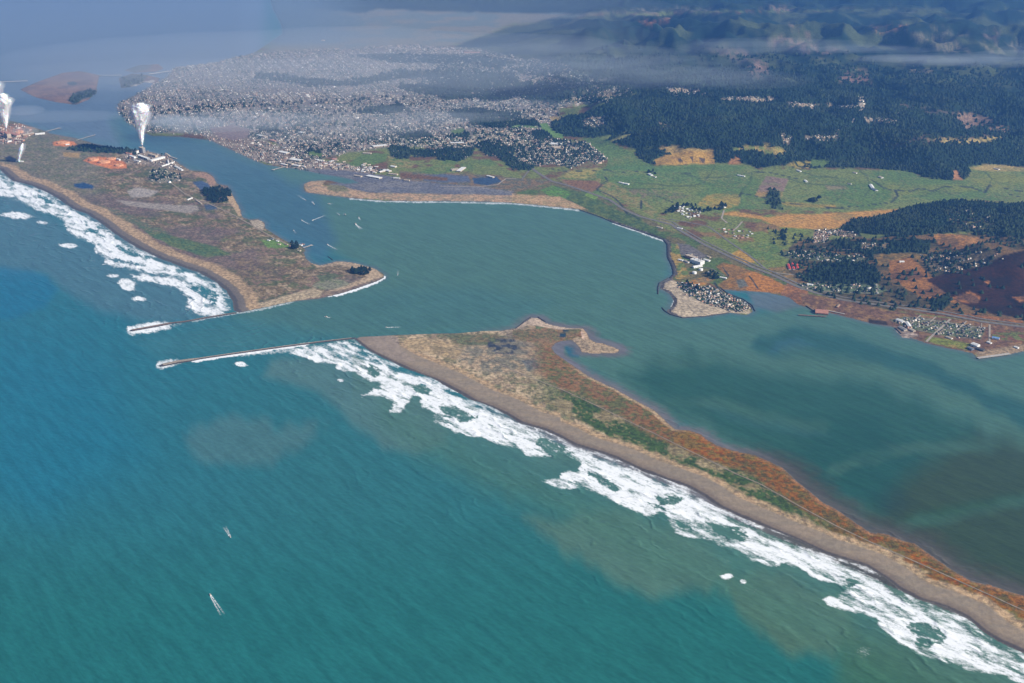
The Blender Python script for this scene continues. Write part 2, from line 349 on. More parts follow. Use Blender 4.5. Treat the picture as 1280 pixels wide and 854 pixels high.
for H_ in ([(866,232),(880,228),(893,208)], [(986,224),(1000,228),(1040,232),(1070,232)], [(1074,214),(1084,220),(1086,230)], [(940,216),(938,228),(925,242)], [(1040,256),(1052,244),(1056,232)], [(1080,246),(1088,236)], [(800,229),(840,232),(866,232)], [(1125,218),(1130,230),(1120,240)],
           [(850,216),(870,222),(900,222),(938,217)], [(760,232),(790,236),(830,236)], [(1150,246),(1170,240),(1200,242)], [(1000,214),(1020,220),(1046,222)], [(1230,214),(1240,224),(1236,233)]):
    P_ = np.array(H_, float); m = (lu > P_[:, 0].min() - 4) & (lu < P_[:, 0].max() + 4) & (lv > P_[:, 1].min() - 3) & (lv < P_[:, 1].max() + 3)
    d = np.full(len(IDX), 99.0); dd, _ = seg_dist(lu[m] + wu[m] * 1.5, lv[m] + wv[m], P_, closed=False); d[m] = dd
    lay(sstep(1.1, .5, d) * .75, (.045, .06, .03), None)
lay(pick(VALLEY, 1.5, .8) * sstep(.52, .6, nB) * .45, (.13, .125, .06), (.06, .10, .04), nF, .42, .58)
# -- the coastal plain and the highway corridor
lay(pick([(640,240),(700,226),(760,250),(790,262),(830,285),(870,300),(930,325),(985,352),(1010,362),(1010,375),(990,372),(950,364),(905,362),(880,350),(842,350),(838,302),(797,286),(752,270),(724,262),(690,250),(650,246)], 2, 1),
    (.10, .085, .045), (.065, .09, .035), nB, .45, .6, trees=0)
lay(pick([(678,236),(694,232),(720,239),(745,248),(770,262),(800,274),(832,296),(834,301),(797,286),(752,270),(724,260),(700,252),(684,244)], 1.5, 1), (.050, .075, .033), (.08, .10, .04), nA, .45, .6)
lay(pick([(676,238),(690,232),(714,241),(706,248),(690,247)], 2, 1), (.085, .15, .042), GREEN, nA)
lay(pick([(735,240),(748,246),(744,250),(730,244)], 1, .8), (.12, .17, .05))
lay(pick([(746,222),(760,226),(800,246),(830,272),(862,290),(850,292),(800,262),(760,246),(745,236)], 2, 1), (.16, .14, .065), (.10, .12, .05), nA)
lay(pick([(700,224),(745,226),(755,232),(740,240),(715,234)], 1.5, 1), (.14, .085, .05), None)
lay(pick([(640,242),(700,246),(735,262),(724,262),(696,259),(640,253)], .6, .6), (.30, .21, .13), (.22, .17, .10), nA)
lay(pick([(560,243),(640,244),(640,254),(521,252),(437,247),(408,244),(382,240),(380,230),(388,226),(408,225),(402,232),(430,234),(460,241)], .5, .5), (.30, .21, .14), (.20, .16, .11), nA)
lay(pick([(410,231),(430,232),(437,238),(420,240),(408,237)], 1, .6), (.13, .12, .07)); lay(pick([(500,216),(560,222),(560,226),(500,222)], 1, .6), BROWN)
lay(pick([(862,284),(890,290),(940,296),(950,272),(990,262),(1010,290),(1010,320),(985,350),(950,330),(900,305)], 3, 1), (.11, .13, .045), (.15, .10, .05), nB, .45, .6)
lay(pick([(925,310),(940,304),(965,303),(978,312),(978,324),(950,326),(935,320)], 1, .8), GREEN, GREEN2, nA); lay(pick([(913,318),(925,312),(940,322),(944,328),(930,330)], 1, .8), (.27, .17, .06))
lay(pick([(900,268),(915,264),(940,268),(960,272),(985,268),(1014,268),(1050,266),(1130,261),(1112,271),(1070,280),(1040,287),(1000,286),(975,284),(950,274)], 2, .8), (.30, .175, .07), (.20, .14, .06), nB, .5, .65)
lay(pick([(960,286),(985,290),(1010,296),(1035,300),(1060,302),(1060,310),(1000,312),(965,304)], 2, 1), (.14, .15, .05), (.08, .09, .04), nA, trees=.15)
lay(pick([(962,236),(975,240),(978,262),(966,260),(956,250)], 2, 1) * .9, (.04, .06, .03), None, trees=.6)
lay(pick([(960,335),(1000,330),(1020,335),(1010,352),(985,352),(965,345)], 2, 1), (.17, .11, .05), (.10, .08, .04), nA)
RUSTY = [(895,333),(905,328),(930,335),(960,346),(985,359),(985,369),(945,364),(905,362),(897,356),(912,348)]
lay(pick(RUSTY, 1.5, .8), (.25, .12, .045), (.15, .09, .04), nB, .5, .62); lay(pick([(920,350),(930,349),(936,358),(924,360)], 1, 1), (.09, .09, .075))
lay(pick([(985,352),(1010,364),(1012,380),(998,380),(975,368)], 1.5, .8), (.20, .10, .05), (.13, .07, .04), nA)
lay(pick([(860,352),(880,346),(893,349),(880,356),(864,358)], 1, .6), (.25, .13, .05), (.15, .11, .06), nA); lay(pick([(846,304),(862,306),(884,320),(874,326),(850,318)], 1.5, .8), (.10, .09, .085))
lay(pick([(838,304),(848,306),(852,322),(862,345),(846,350),(842,343),(841,333),(836,323)], 1, .6), (.24, .17, .07), (.09, .115, .045), nA, .5, .6)
# sandy point with the packed houses
lay(pick([(822,353),(836,348),(846,352),(880,366),(933,380),(940,392),(912,392),(879,397),(850,399),(832,390),(838,386),(842,376),(834,364),(826,366)], .5, .5), (.34, .28, .21), (.27, .225, .17), nA)
for k in range(6):
    lay(pick([(858 + 11 * k, 380 + 1.5 * k), (860 + 11 * k, 380 + 1.5 * k), (868 + 11 * k, 391 - .3 * k), (866 + 11 * k, 391 - .3 * k)], .5, .6) * .6, (.15, .13, .10))
KS_TOWN = [(846,352),(862,356),(878,358),(890,358),(902,366),(915,370),(932,378),(937,388),(928,391),(905,386),(880,378),(862,370),(850,362)]
lay(pick(KS_TOWN, .8, .6), (.17, .15, .11), (.07, .085, .045), nF, .45, .6, houses=1)
# -- the hill south of the valley
HF = [(1048,288),(1062,275),(1085,272),(1110,268),(1140,258),(1175,252),(1200,250),(1240,255),(1280,254),(1900,240),(1900,300),(1280,298),(1200,290),(1160,293),(1110,296),(1075,296)]
lay(pick([(985,310),(1000,300),(1050,300),(1100,296),(1280,290),(1900,290),(1900,430),(1280,402),(1100,386),(1030,370),(1000,352),(985,340)], 2, 1), (.06, .05, .028), (.11, .07, .035), nB, .45, .6, trees=.25)
lay(pick(HF, 2, .8), FOREST, (.03, .045, .02), nB, .4, .6, trees=1)
lay(pick([(1180,262),(1220,262),(1260,282),(1230,290),(1190,285)], 6, 3) * .8, (.05, .04, .025), (.13, .12, .05), nA, .5, .6, trees=.3, houses=.15)
lay(pick([(1210,256),(1270,264),(1300,300),(1260,290),(1220,268)], 3, 2), FOREST, None, trees=1)
lay(pick([(1002,350),(1012,336),(1030,329),(1062,327),(1092,332),(1102,346),(1096,356),(1050,355)], 2, .8), FOREST, (.02, .03, .016), nA, trees=1)
lay(pick([(1040,300),(1080,302),(1110,300),(1165,300),(1160,318),(1110,324),(1080,318),(1045,312)], 3, 1), FOREST, FOREST2, nA, trees=.8)
lay(pick([(1166,293),(1190,292),(1225,298),(1222,306),(1200,312),(1172,306)], 2, .8), (.25, .13, .055), (.15, .09, .045), nA, trees=0)
lay(pick([(1075,292),(1110,294),(1100,298),(1080,298)], 1, .8), GREEN2, None, trees=0)
lay(pick([(1018,287),(1050,287),(1072,292),(1070,298),(1040,294),(1030,304),(1018,306),(1016,296)], 1, .8), (.20, .14, .10), (.09, .08, .05), nF, houses=.35, trees=0)
lay(pick([(1076,304),(1090,303),(1112,305),(1105,312),(1078,312)], 1.5, .8), (.20, .14, .09), (.08, .08, .05), nF, houses=.5, trees=.1)
lay(pick([(976,314),(1010,313),(1040,318),(1080,320),(1082,327),(1040,327),(1000,325),(978,322)], 1.5, .8), (.10, .105, .065), (.055, .07, .035), nF, houses=.35, trees=.4)
lay(pick([(1090,318),(1140,316),(1170,320),(1120,330),(1100,334)], 2, .8), (.17, .11, .045), (.09, .07, .035), nA, trees=.05)
lay(pick([(1112,326),(1140,322),(1160,340),(1182,364),(1202,380),(1160,374),(1135,362),(1112,346)], 3, 1), (.19, .095, .04), (.10, .055, .03), nB, .5, .65, trees=.1)
lay(pick([(1150,322),(1190,316),(1240,316),(1262,322),(1240,330),(1210,336),(1190,342),(1165,336)], 3, 1), (.11, .085, .055), (.05, .045, .028), nA, .45, .6, houses=.4, trees=.4)
lay(pick([(1158,350),(1170,345),(1200,338),(1236,332),(1250,320),(1280,314),(1900,300),(1900,410),(1280,398),(1240,392),(1212,384),(1192,374),(1176,362)], 2, .8), (.030, .012, .005), (.018, .009, .005), nB, trees=.06)  # dark scrub slope, its hillside shade painted into the colour
for P_ in ([(1190,372),(1212,364),(1226,372),(1222,380),(1200,378)], [(1266,372),(1280,370),(1300,374),(1275,378)], [(1230,352),(1238,351),(1236,356)], [(1150,388),(1200,392),(1240,396),(1280,402),(1280,405),(1200,398),(1150,392)]):
    lay(pick(P_, 1.5, .8), (.19, .09, .04), (.09, .05, .03), nA, trees=0)
lay(pick([(1160,376),(1184,366),(1190,374),(1180,386),(1165,386)], 2, .8), FOREST2, None, trees=.6)
lay(pick([(996,356),(1020,353),(1060,355),(1098,356),(1110,364),(1096,368),(1050,366),(1010,362)], 1.5, .8), (.10, .12, .075), (.055, .075, .04), nF, houses=.3, trees=.25)
lay(pick([(1000,366),(1050,374),(1120,390),(1280,408),(1280,440),(1200,444),(1150,428),(1120,412),(1091,406),(1045,394),(1005,384)], 1.5, .8), (.10, .06, .04), (.16, .10, .055), nA, .5, .62, trees=0, houses=0)
lay(pick([(1112,400),(1130,396),(1160,398),(1232,410),(1226,424),(1180,420),(1140,412)], 1, .8), (.12, .115, .08), (.06, .075, .04), nF, .45, .6, houses=.25, trees=.03)
lay(pick([(1160,420),(1185,424),(1215,430),(1210,438),(1180,432),(1155,426)], 1.5, .8), (.12, .13, .04), (.20, .15, .06), nA, .5, .6, houses=0)
lay(pick([(1085,398),(1108,402),(1110,410),(1085,406)], 2, 1), (.035, .025, .02), None); lay(pick([(1220,440),(1280,430),(1280,440),(1250,446),(1222,448)], 1, .8), (.20, .15, .10)); lay(pick([(1240,412),(1280,416),(1280,428),(1240,424)], 2, 1), (.09, .10, .04), (.12, .06, .04), nA)
lay(pick([(1115,408),(1135,412),(1150,420),(1140,424),(1120,420)], 1, .8), (.32, .26, .22), (.14, .11, .09), nF)
# rocky rim of the mainland
rim = inland & (lsd < 26) & (lu > 760) & (lu < 848)
lay(rim * 1.0, (.045, .04, .04), (.10, .09, .085), nF)
lay(inland * sstep(3500, 200, lsd) * sstep(64, 50, lv) * sstep(520, 380, lu), (.085, .115, .135))  # far bay shore tinted like the water, haze blur painted into the land
# -- islands
isl = (SD_I[IDX] > -30) * 1.0
lay(isl, (.17, .115, .09), (.12, .085, .075), nB); lay(pick([(84,126),(95,115),(110,112),(122,112),(118,120),(100,126),(92,132)], 1.5, 1), (.05, .065, .06), FOREST, nA, trees=.6)
lay(pick([(84,103),(92,102),(98,105),(92,107),(84,106)], 1, .6), (.045, .06, .06)); lay(pick([(150,98),(165,93),(185,95),(178,104),(168,108),(152,110)], 1, .8), (.075, .08, .075), FOREST2, nA, trees=.4)
lay(pick([(158,110),(170,106),(190,100),(195,101),(176,110),(162,113)], .5, .6), (.34, .31, .28)); lay(pick([(158,86),(175,82),(190,81),(186,87),(165,91)], 1, .8), (.08, .09, .085))


def open_dist(pts, X, Y):
    W = np.array(to_world(pts)); d, _ = seg_dist(X, Y, W, closed=False)
    return d


# -- the spit on the far side of the entrance
mN = SD_N[IDX] > -40
iN = np.nonzero(mN)[0]
dO = np.full(len(IDX), 1e6); dO[iN] = open_dist(OCEAN_SHORE_N, lx[iN], ly[iN])
w = np.zeros(len(IDX)); w[iN] = 1
lay(w, (.13, .10, .062), (.28, .22, .155), nF, .46, .60, trees=0, houses=0)
lay(w * sstep(.5, .6, nB) * .8, (.085, .085, .05), (.15, .10, .08), nF, .45, .6)
lay(w * sstep(.5, .58, fbm(lx / 120, ly / 45, 333, 3)) * .6, (.085, .075, .05), (.20, .15, .10), nA, .4, .6)
lay(w * sstep(.54, .62, fbm(lx / 90, ly / 60, 433, 3)) * .7, (.060, .080, .035))
cov[iN] *= .88
lay(w * sstep(.52, .62, nC) * .6, (.10, .075, .072))
lay(w * sstep(260, 235, lv) * sstep(140, 110, lu) * .6, (.14, .13, .10), (.10, .11, .07), nA)
lay(pick([(172,278),(194,288),(221,296),(269,309),(292,318),(258,322),(215,308),(188,294)], 3, 1) * w, (.055, .085, .045), (.09, .11, .05), nF)
lay(pick([(120,255),(150,262),(180,276),(215,292),(190,292),(150,272)], 3, 1) * w * .7, (.07, .09, .055), (.13, .11, .07), nF)
lay(pick([(296,320),(340,330),(370,340),(330,350),(300,345)], 5, 2) * w * .6, (.10, .075, .06), (.17, .13, .08), nF)
lay(pick([(159,239),(172,234),(199,239),(188,246),(164,247)], 1, .8), (.24, .215, .19)); lay(pick([(145,250),(170,252),(210,256),(246,257),(248,263),(237,267),(200,262),(160,257)], 1, .8), (.21, .185, .16))
lay(pick([(92,230),(104,228),(117,232),(116,236),(104,236),(93,234)], 1, .6), (.025, .05, .10)); lay(pick([(240,228),(252,226),(263,231),(262,238),(250,237)], 1, .8), (.05, .07, .11)); lay(pick([(255,256),(268,256),(272,262),(258,263)], 1, .8), (.05, .065, .09))
lay(pick([(84,186),(100,182),(112,181),(135,184),(160,186),(175,189),(170,193),(130,191),(95,189)], 1, .8), (.03, .035, .04), FOREST, nA, trees=.6); lay(pick([(6,197),(12,195),(20,199),(20,203),(8,202)], 1, .8), (.02, .025, .035))
lay(pick([(112,197),(125,196),(140,198),(158,203),(158,210),(140,211),(118,206),(104,201)], 1.5, .7), (.42, .17, .085), (.33, .14, .075), nF); lay(pick([(66,178),(78,175),(92,177),(96,181),(80,183),(67,182)], 1, .7), (.38, .16, .08))
lay(pick([(0,156),(20,155),(45,160),(30,170),(10,178),(0,176)], 1.5, 1), (.30, .16, .10), (.16, .12, .09), nF); lay(pick([(160,190),(180,188),(205,194),(225,206),(232,214),(205,212),(175,204),(160,204)], 1.5, 1), (.20, .165, .13), (.12, .10, .08), nF)
lay(pick([(186,213),(200,210),(216,216),(228,218),(226,226),(205,229),(186,226)], 3, 1.5) * w, (.17, .15, .12), (.07, .085, .05), nF, houses=.2, trees=.2)
lay(pick([(152,192),(176,188),(212,194),(230,212),(214,213),(190,206),(156,204)], 1, 1) * w, (.20, .165, .13), (.11, .09, .07), nF, houses=.15)
lay(pick([(0,156),(30,155),(40,168),(22,180),(0,180)], 1, 1) * w, (.26, .15, .10), (.14, .11, .09), nF, houses=.4)
lay(pick([(78,190),(100,191),(98,197),(80,196)], 1, .8), (.24, .17, .09))
lay(pick([(240,216),(256,215),(268,222),(270,232),(262,232),(258,224),(244,220)], 1, .6), (.22, .15, .11)); lay(pick([(284,236),(292,240),(300,256),(303,270),(298,270),(290,256),(282,248)], 1, .6), (.28, .21, .14))
lay(pick([(312,276),(326,274),(331,282),(328,288),(318,284)], .6, .5), (.26, .22, .17)); lay(pick([(326,300),(345,300),(362,305),(360,310),(335,310)], 1.5, 1), (.10, .15, .05))
lay(pick([(382,312),(396,330),(420,326),(450,330),(470,337),(480,345),(462,352),(430,362),(405,366),(440,354),(458,346),(450,338),(425,331),(398,335),(384,326)], .8, .6), (.27, .21, .15))
lay(pick([(398,352),(405,348),(430,350),(438,356),(420,362),(404,362),(390,358)], 2, 1), (.15, .145, .105), (.12, .13, .08), nA); lay(pick([(395,344),(420,342),(425,347),(402,352)], 1.5, .8), (.075, .085, .05))
lay(pick([(300,386),(335,376),(370,366),(392,360),(404,364),(400,371),(366,377),(333,384),(300,390)], 1, .8), (.27, .22, .155))
kO = dO + 18 * (nA - .5)
lay(w * sstep(190, 150, kO + 60 * (nB - .5)), (.30, .22, .145), (.22, .165, .11), nF)
lay(w * sstep(85, 72, kO), (.125, .108, .092)); lay(w * sstep(34, 26, kO), (.07, .065, .062))
# -- the near spit
mS = SD_S[IDX] > -40
iS = np.nonzero(mS)[0]
d1 = np.full(len(IDX), 1e6); d1[iS] = open_dist(OCEAN_SHORE_S, lx[iS], ly[iS])
d2 = np.full(len(IDX), 1e6); d2[iS] = open_dist(SOUTH_SPIT[40:], lx[iS], ly[iS])
w = np.zeros(len(IDX)); w[iS] = 1
t = d1 / (d1 + d2 + 1)
tw = t + .05 * wu
east = sstep(640, 720, lu)
far_e = sstep(960, 1120, lu)
lay(w, (.35, .275, .19), (.13, .115, .07), nF, .43, .58, trees=0, houses=0)
lay(w * sstep(.46, .56, nB) * .8, (.19, .145, .10), (.10, .105, .06), nA, .45, .6)
lay(w * sstep(.54, .62, nC) * (1 - east) * .55, (.11, .095, .085), (.17, .13, .10), nF)
lay(w * pick([(590,424),(640,420),(690,440),(690,458),(650,470),(600,466),(570,450)], 8, 4) * .8, (.115, .11, .085), (.26, .20, .14), nA, .5, .62)
lay(w * pick([(550,418),(620,417),(640,424),(610,432),(570,430)], 4, 2) * .9, (.075, .085, .045), (.11, .09, .05), nA)
lay(w * pick([(497,424),(520,424),(560,426),(580,436),(570,450),(545,444),(520,440)], 3, 2) * .8, (.30, .225, .14), (.22, .17, .11), nA)
lay(w * pick([(606,430),(620,424),(640,424),(650,434),(640,444),(618,442)], 3, 1.5) * sstep(.45, .55, nA), (.04, .045, .055)); lay(w * pick([(652,450),(668,448),(676,458),(660,464)], 3, 1.5) * .8, (.075, .085, .09))
band = sstep(.30, .36, tw) * sstep(.70, .64, tw) * east
lay(w * band, (.042, .066, .022), (.15, .13, .07), nF, .54, .68)
lay(w * band * sstep(.56, .66, nB) * .85, (.27, .215, .14), (.15, .12, .07), nF, .45, .6)
lay(w * band * far_e * sstep(.54, .44, tw), (.26, .195, .125), (.13, .075, .04), nF, .5, .66)
lay(w * band * far_e * sstep(.50, .56, tw), (.10, .085, .03), (.15, .07, .02), nA, .42, .6)
redb = sstep(.60, .70, tw + .12 * (nC - .5))
lay(w * redb * sstep(650, 690, lu), (.14, .08, .042), (.085, .085, .038), nF, .42, .58)
lay(w * redb * sstep(780, 880, lu), (.15, .068, .022), (.078, .060, .022), nF, .36, .58)
lay(w * redb * sstep(780, 900, lu) * sstep(.52, .6, nB) * .8, (.11, .09, .03), (.20, .07, .02), nF)
lay(w * pick([(640,412),(700,411),(724,414),(722,420),(700,424),(690,432),(668,428),(640,424)], 1.5, 1), (.15, .10, .06), (.10, .09, .05), nF, .42, .58)
lay(w * pick([(690,440),(700,450),(740,476),(780,498),(760,498),(720,484),(690,464)], 4, 2), (.15, .09, .05), (.09, .085, .04), nF, .42, .58)
lay(w * pick([(668,403),(676,405),(680,410),(670,411)], .6, .6), (.09, .12, .06)); lay(w * pick([(700,417),(708,416),(707,421),(699,421)], .4, .4), (.02, .04, .055)); lay(w * pick([(704,412),(712,412),(710,415),(704,415)], .4, .4), (.02, .035, .04))
lay(w * pick([(713,426),(722,421),(730,424),(736,424),(745,429),(756,431),(775,436),(774,441),(764,443),(743,443),(728,441),(722,433)], .8, .7), (.26, .20, .14), (.21, .165, .115), nA)
lay(w * pick([(727,410),(733,412),(736,424),(728,424),(726,416)], .5, .5), (.34, .25, .20)); lay(w * pick([(645,411),(664,397),(674,397),(684,404),(720,409),(728,411),(700,412),(660,406),(640,414)], .5, .5), (.34, .27, .21))
grain = np.ones(len(IDX)); grain[lsd < 6] = .5
edge = w * sstep(34, 16, d2 + 14 * (nA - .5))
lay(edge * sstep(700, 740, lu) * sstep(880, 820, lu) * .8, (.28, .21, .14)); lay(edge * sstep(840, 900, lu) * .7, (.20, .11, .06), (.12, .08, .04), nA)
ksh = d1 + 14 * (nB - .5)
kb = .29 * (d1 + d2)
bw = np.clip(np.where(lu < 700, 160 + (lu < 520) * (520 - lu) * 1.2, 125), 90, 260)
lay(w * sstep(bw + 60, bw + 30, ksh + 46 * (nA - .5)) * sstep(480, 520, lu), (.29, .21, .135), (.22, .17, .11), nF)
lay(w * sstep(bw + 8, bw - 6, ksh + 8 * (nA - .5)), (.185, .155, .12), (.21, .17, .128), fbm(lx / 200, ly / 30, 5, 3), .3, .7)
grain = grain * (1 - .72 * w * sstep(bw + 8, bw - 6, ksh)); grain = grain * (1 - .7 * mN * sstep(85, 72, dO))
lay(w * sstep(55, 30, ksh), (.155, .125, .098)); lay(w * sstep(24, 14, ksh), (.065, .057, .052))
lay(w * pick([(443,421),(480,419),(498,421),(500,436),(520,452),(500,452),(470,440)], 1, 1), (.22, .18, .145), (.19, .155, .125), nA)
# winding creeks and tide channels of the flats
for C_, wd in (([(1090,226),(1105,236),(1120,240),(1123,246),(1114,254)], 9), ([(1114,254),(1080,258),(1030,262)], 7), ([(1105,236),(1136,241),(1150,236),(1165,240),(1180,234),(1215,235),(1230,241),(1236,233),(1260,237),(1284,242),(1320,244)], 10),
               ([(940,216),(960,216),(995,224)], 10), ([(924,246),(926,242),(945,246),(980,254),(1010,258),(1060,262)], 9), ([(1262,244),(1276,248),(1290,252)], 8), ([(690,212),(712,216),(740,214),(760,213),(770,217),(800,215),(842,218),(868,217)], 7),
               ([(746,238),(752,231),(760,227),(756,222),(700,221)], 8), ([(820,246),(845,255),(856,262)], 6), ([(746,238),(765,246),(775,254),(785,268),(800,275)], 9), ([(802,252),(801,262)], 6),
               ([(893,356),(903,366),(913,371),(930,376),(940,383),(943,389)], 10), ([(905,336),(912,346),(905,352),(896,352)], 5), ([(937,346),(948,362)], 5), ([(365,196),(378,200),(372,190),(366,184),(352,178),(330,170)], 16),
               ([(378,200),(400,199),(404,197)], 12)):
    Wc = np.array(to_world(C_)); m = (lx > Wc[:, 0].min() - 60) & (lx < Wc[:, 0].max() + 60) & (ly > Wc[:, 1].min() - 200) & (ly < Wc[:, 1].max() + 200)
    d = np.full(len(IDX), 1e6); dd, _ = seg_dist(lx[m] + 14 * wu[m], ly[m] + 22 * wv[m], Wc, closed=False); d[m] = dd
    lay(sstep(wd * 1.5, wd * .7, d), (.035, .04, .035))
lay((lsd < 3) * 1.0, (.10, .09, .08))


# ------------------------------------------------------------------ mesh and material helpers
def mesh_from(name, verts, faces_flat, loop_tot):
    me = bpy.data.meshes.new(name)
    me.vertices.add(len(verts)); me.vertices.foreach_set('co', np.asarray(verts, np.float32).ravel())
    me.loops.add(len(faces_flat)); me.loops.foreach_set('vertex_index', np.asarray(faces_flat, np.int32))
    me.polygons.add(len(loop_tot))
    st = np.concatenate([[0], np.cumsum(loop_tot)[:-1]])
    me.polygons.foreach_set('loop_start', st.astype(np.int32))
    me.update(calc_edges=True)
    return me


def grid_faces(keep):
    """quads of the polar grid whose four corners are all kept -> (used vertex indices, faces)"""
    K = keep.reshape(NR, NC)
    k = K[:-1, :-1] & K[1:, :-1] & K[:-1, 1:] & K[1:, 1:]
    i, j = np.nonzero(k)
    a = i * NC + j
    F = np.stack([a, a + NC, a + NC + 1, a + 1], 1)
    used = np.unique(F)
    remap = np.zeros(NR * NC, np.int64); remap[used] = np.arange(len(used))
    F = remap[F][:, ::-1]
    return used, F


def add_attr(me, name, typ, data):
    at = me.attributes.new(name, typ, 'POINT')
    if typ == 'FLOAT_COLOR':
        d = np.ones((len(data), 4), np.float32); d[:, :data.shape[1] if hasattr(data, 'shape') else 3] = data
        at.data.foreach_set('color', d.ravel())
    elif typ == 'FLOAT_VECTOR':
        at.data.foreach_set('vector', np.asarray(data, np.float32).ravel())
    else:
        at.data.foreach_set('value', np.asarray(data, np.float32).ravel())


class NT:
    """small helper to write node trees"""
    def __init__(self, name):
        self.m = bpy.data.materials.new(name); self.m.use_nodes = True
        self.t = self.m.node_tree; self.t.nodes.clear()
        self.out = self.t.nodes.new('ShaderNodeOutputMaterial')

    def n(self, kind, **kw):
        nd = self.t.nodes.new('ShaderNode' + kind)
        for k, v_ in kw.items():
            if k in nd.inputs:
                s = nd.inputs[k]
                if isinstance(v_, bpy.types.NodeSocket): self.t.links.new(v_, s)
                else: s.default_value = v_
            else:
                setattr(nd, k, v_)
        return nd

    def link(self, a, b):
        self.t.links.new(a, b)

    def mix(self, fac, a, b, mode='MIX'):
        nd = self.t.nodes.new('ShaderNodeMix'); nd.data_type = 'RGBA'; nd.blend_type = mode
        for s, v_ in ((nd.inputs[0], fac), (nd.inputs[6], a), (nd.inputs[7], b)):
            if isinstance(v_, bpy.types.NodeSocket): self.t.links.new(v_, s)
            else: s.default_value = v_ if not isinstance(v_, tuple) else (*v_[:3], 1)
        return nd.outputs[2]

    def math(self, op, a, b=None, c=None):
        nd = self.t.nodes.new('ShaderNodeMath'); nd.operation = op
        for s, v_ in zip(nd.inputs, (a, b, c)):
            if v_ is None: continue
            if isinstance(v_, bpy.types.NodeSocket): self.t.links.new(v_, s)
            else: s.default_value = v_
        return nd.outputs[0]

    def ramp(self, x, lo, hi, a=0.0, b=1.0):
        nd = self.t.nodes.new('ShaderNodeMapRange'); nd.interpolation_type = 'SMOOTHSTEP'
        nd.inputs[1].default_value = lo; nd.inputs[2].default_value = hi; nd.inputs[3].default_value = a; nd.inputs[4].default_value = b
        self.t.links.new(x, nd.inputs[0]); return nd.outputs[0]


def plain(name, col, rough=.8, var=.15, scale=.2):
    T = NT(name)
    g = T.n('NewGeometry'); no = T.n('TexNoise', Scale=scale, Detail=3.0); T.link(g.outputs['Position'], no.inputs['Vector'])
    k = T.ramp(no.outputs['Fac'], .3, .7, 1 - var, 1 + var)
    mm = T.n('VectorMath', operation='SCALE'); mm.inputs[0].default_value = col; T.link(k, mm.inputs['Scale'])
    p = T.n('BsdfPrincipled', Roughness=rough); T.link(mm.outputs[0], p.inputs['Base Color']); p.inputs['Specular IOR Level'].default_value = .2
    T.link(p.outputs[0], T.out.inputs[0])
    return T.m


# land mesh
keep = SDF > -45
used, F = grid_faces(keep)
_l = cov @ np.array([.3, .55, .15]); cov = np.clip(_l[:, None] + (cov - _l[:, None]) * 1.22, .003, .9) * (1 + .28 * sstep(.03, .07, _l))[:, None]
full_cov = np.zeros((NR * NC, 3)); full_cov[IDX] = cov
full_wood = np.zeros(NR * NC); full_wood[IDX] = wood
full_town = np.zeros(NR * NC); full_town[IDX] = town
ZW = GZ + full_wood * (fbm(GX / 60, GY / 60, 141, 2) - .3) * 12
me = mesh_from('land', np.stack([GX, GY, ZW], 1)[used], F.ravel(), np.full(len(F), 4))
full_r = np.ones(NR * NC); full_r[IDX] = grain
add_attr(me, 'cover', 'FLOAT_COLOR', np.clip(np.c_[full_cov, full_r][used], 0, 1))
add_attr(me, 'wood', 'FLOAT', full_wood[used])
me.polygons.foreach_set('use_smooth', np.ones(len(F), bool))
T = NT('ground cover')
at = T.n('Attribute', attribute_name='cover'); wd_ = T.n('Attribute', attribute_name='wood')
g = T.n('NewGeometry')
n1 = T.n('TexNoise', Scale=.045, Detail=4.0, Roughness=.6); T.link(g.outputs['Position'], n1.inputs['Vector'])
n2 = T.n('TexNoise', Scale=.16, Detail=2.0); T.link(g.outputs['Position'], n2.inputs['Vector'])
k = T.math('MULTIPLY', T.ramp(n1.outputs['Fac'], .3, .7, .60, 1.42), T.ramp(n2.outputs['Fac'], .3, .7, .76, 1.26))
k = T.math('ADD', 1.0, T.math('MULTIPLY', T.math('SUBTRACT', k, 1.0), at.outputs['Alpha']))
sc = T.n('VectorMath', operation='SCALE'); T.link(at.outputs['Color'], sc.inputs[0]); T.link(k, sc.inputs['Scale'])
bp = T.n('Bump', Strength=.5, Distance=3.0); T.link(n1.outputs['Fac'], bp.inputs['Height'])
p = T.n('BsdfPrincipled', Roughness=.95); p.inputs['Specular IOR Level'].default_value = .1
T.link(sc.outputs[0], p.inputs['Base Color']); T.link(bp.outputs[0], p.inputs['Normal']); T.link(p.outputs[0], T.out.inputs[0])
me.materials.append(T.m)
ob = bpy.data.objects.new('land', me); COL.objects.link(ob); ob['kind'] = 'structure'

# ------------------------------------------------------------------ the sea and the bay
keepw = SDF < 60
keepw &= np.ones(NR * NC, bool)
WI = np.nonzero(keepw)[0]
sx, sy = GX[WI], GY[WI]
su, sv = project(sx, sy, 0)
ssd = SDF[WI]
spx = np.clip((sy * CP + CAM_H * SP) / FPX, 2, 60)
du = (fbm(sx / (spx * 22), sy / (spx * 40), 151, 4) - .5) * 2
dv = (fbm(sx / (spx * 22), sy / (spx * 40), 161, 4) - .5) * 2
fa = fbm(sx / 22, sy / 22, 171, 3); fb = fbm(sx / 75, sy / 75, 181, 4); fc = fbm(sx / 300, sy / 300, 191, 3)
wc = np.empty((len(WI), 3)); wc[:] = (.022, .102, .108)


def wpick(pts, warp=4.0, soft=6.0):
    P = np.array(pts, float)
    mrg = 4 * soft + 20
    m = (su > P[:, 0].min() - mrg) & (su < P[:, 0].max() + mrg) & (sv > P[:, 1].min() - mrg) & (sv < P[:, 1].max() + mrg)
    w = np.zeros(len(WI))
    d, ins = seg_dist(su[m] + du[m] * warp, sv[m] + dv[m] * warp * .6, P)
    w[m] = sstep(-soft, soft, np.where(ins, d, -d))
    return w


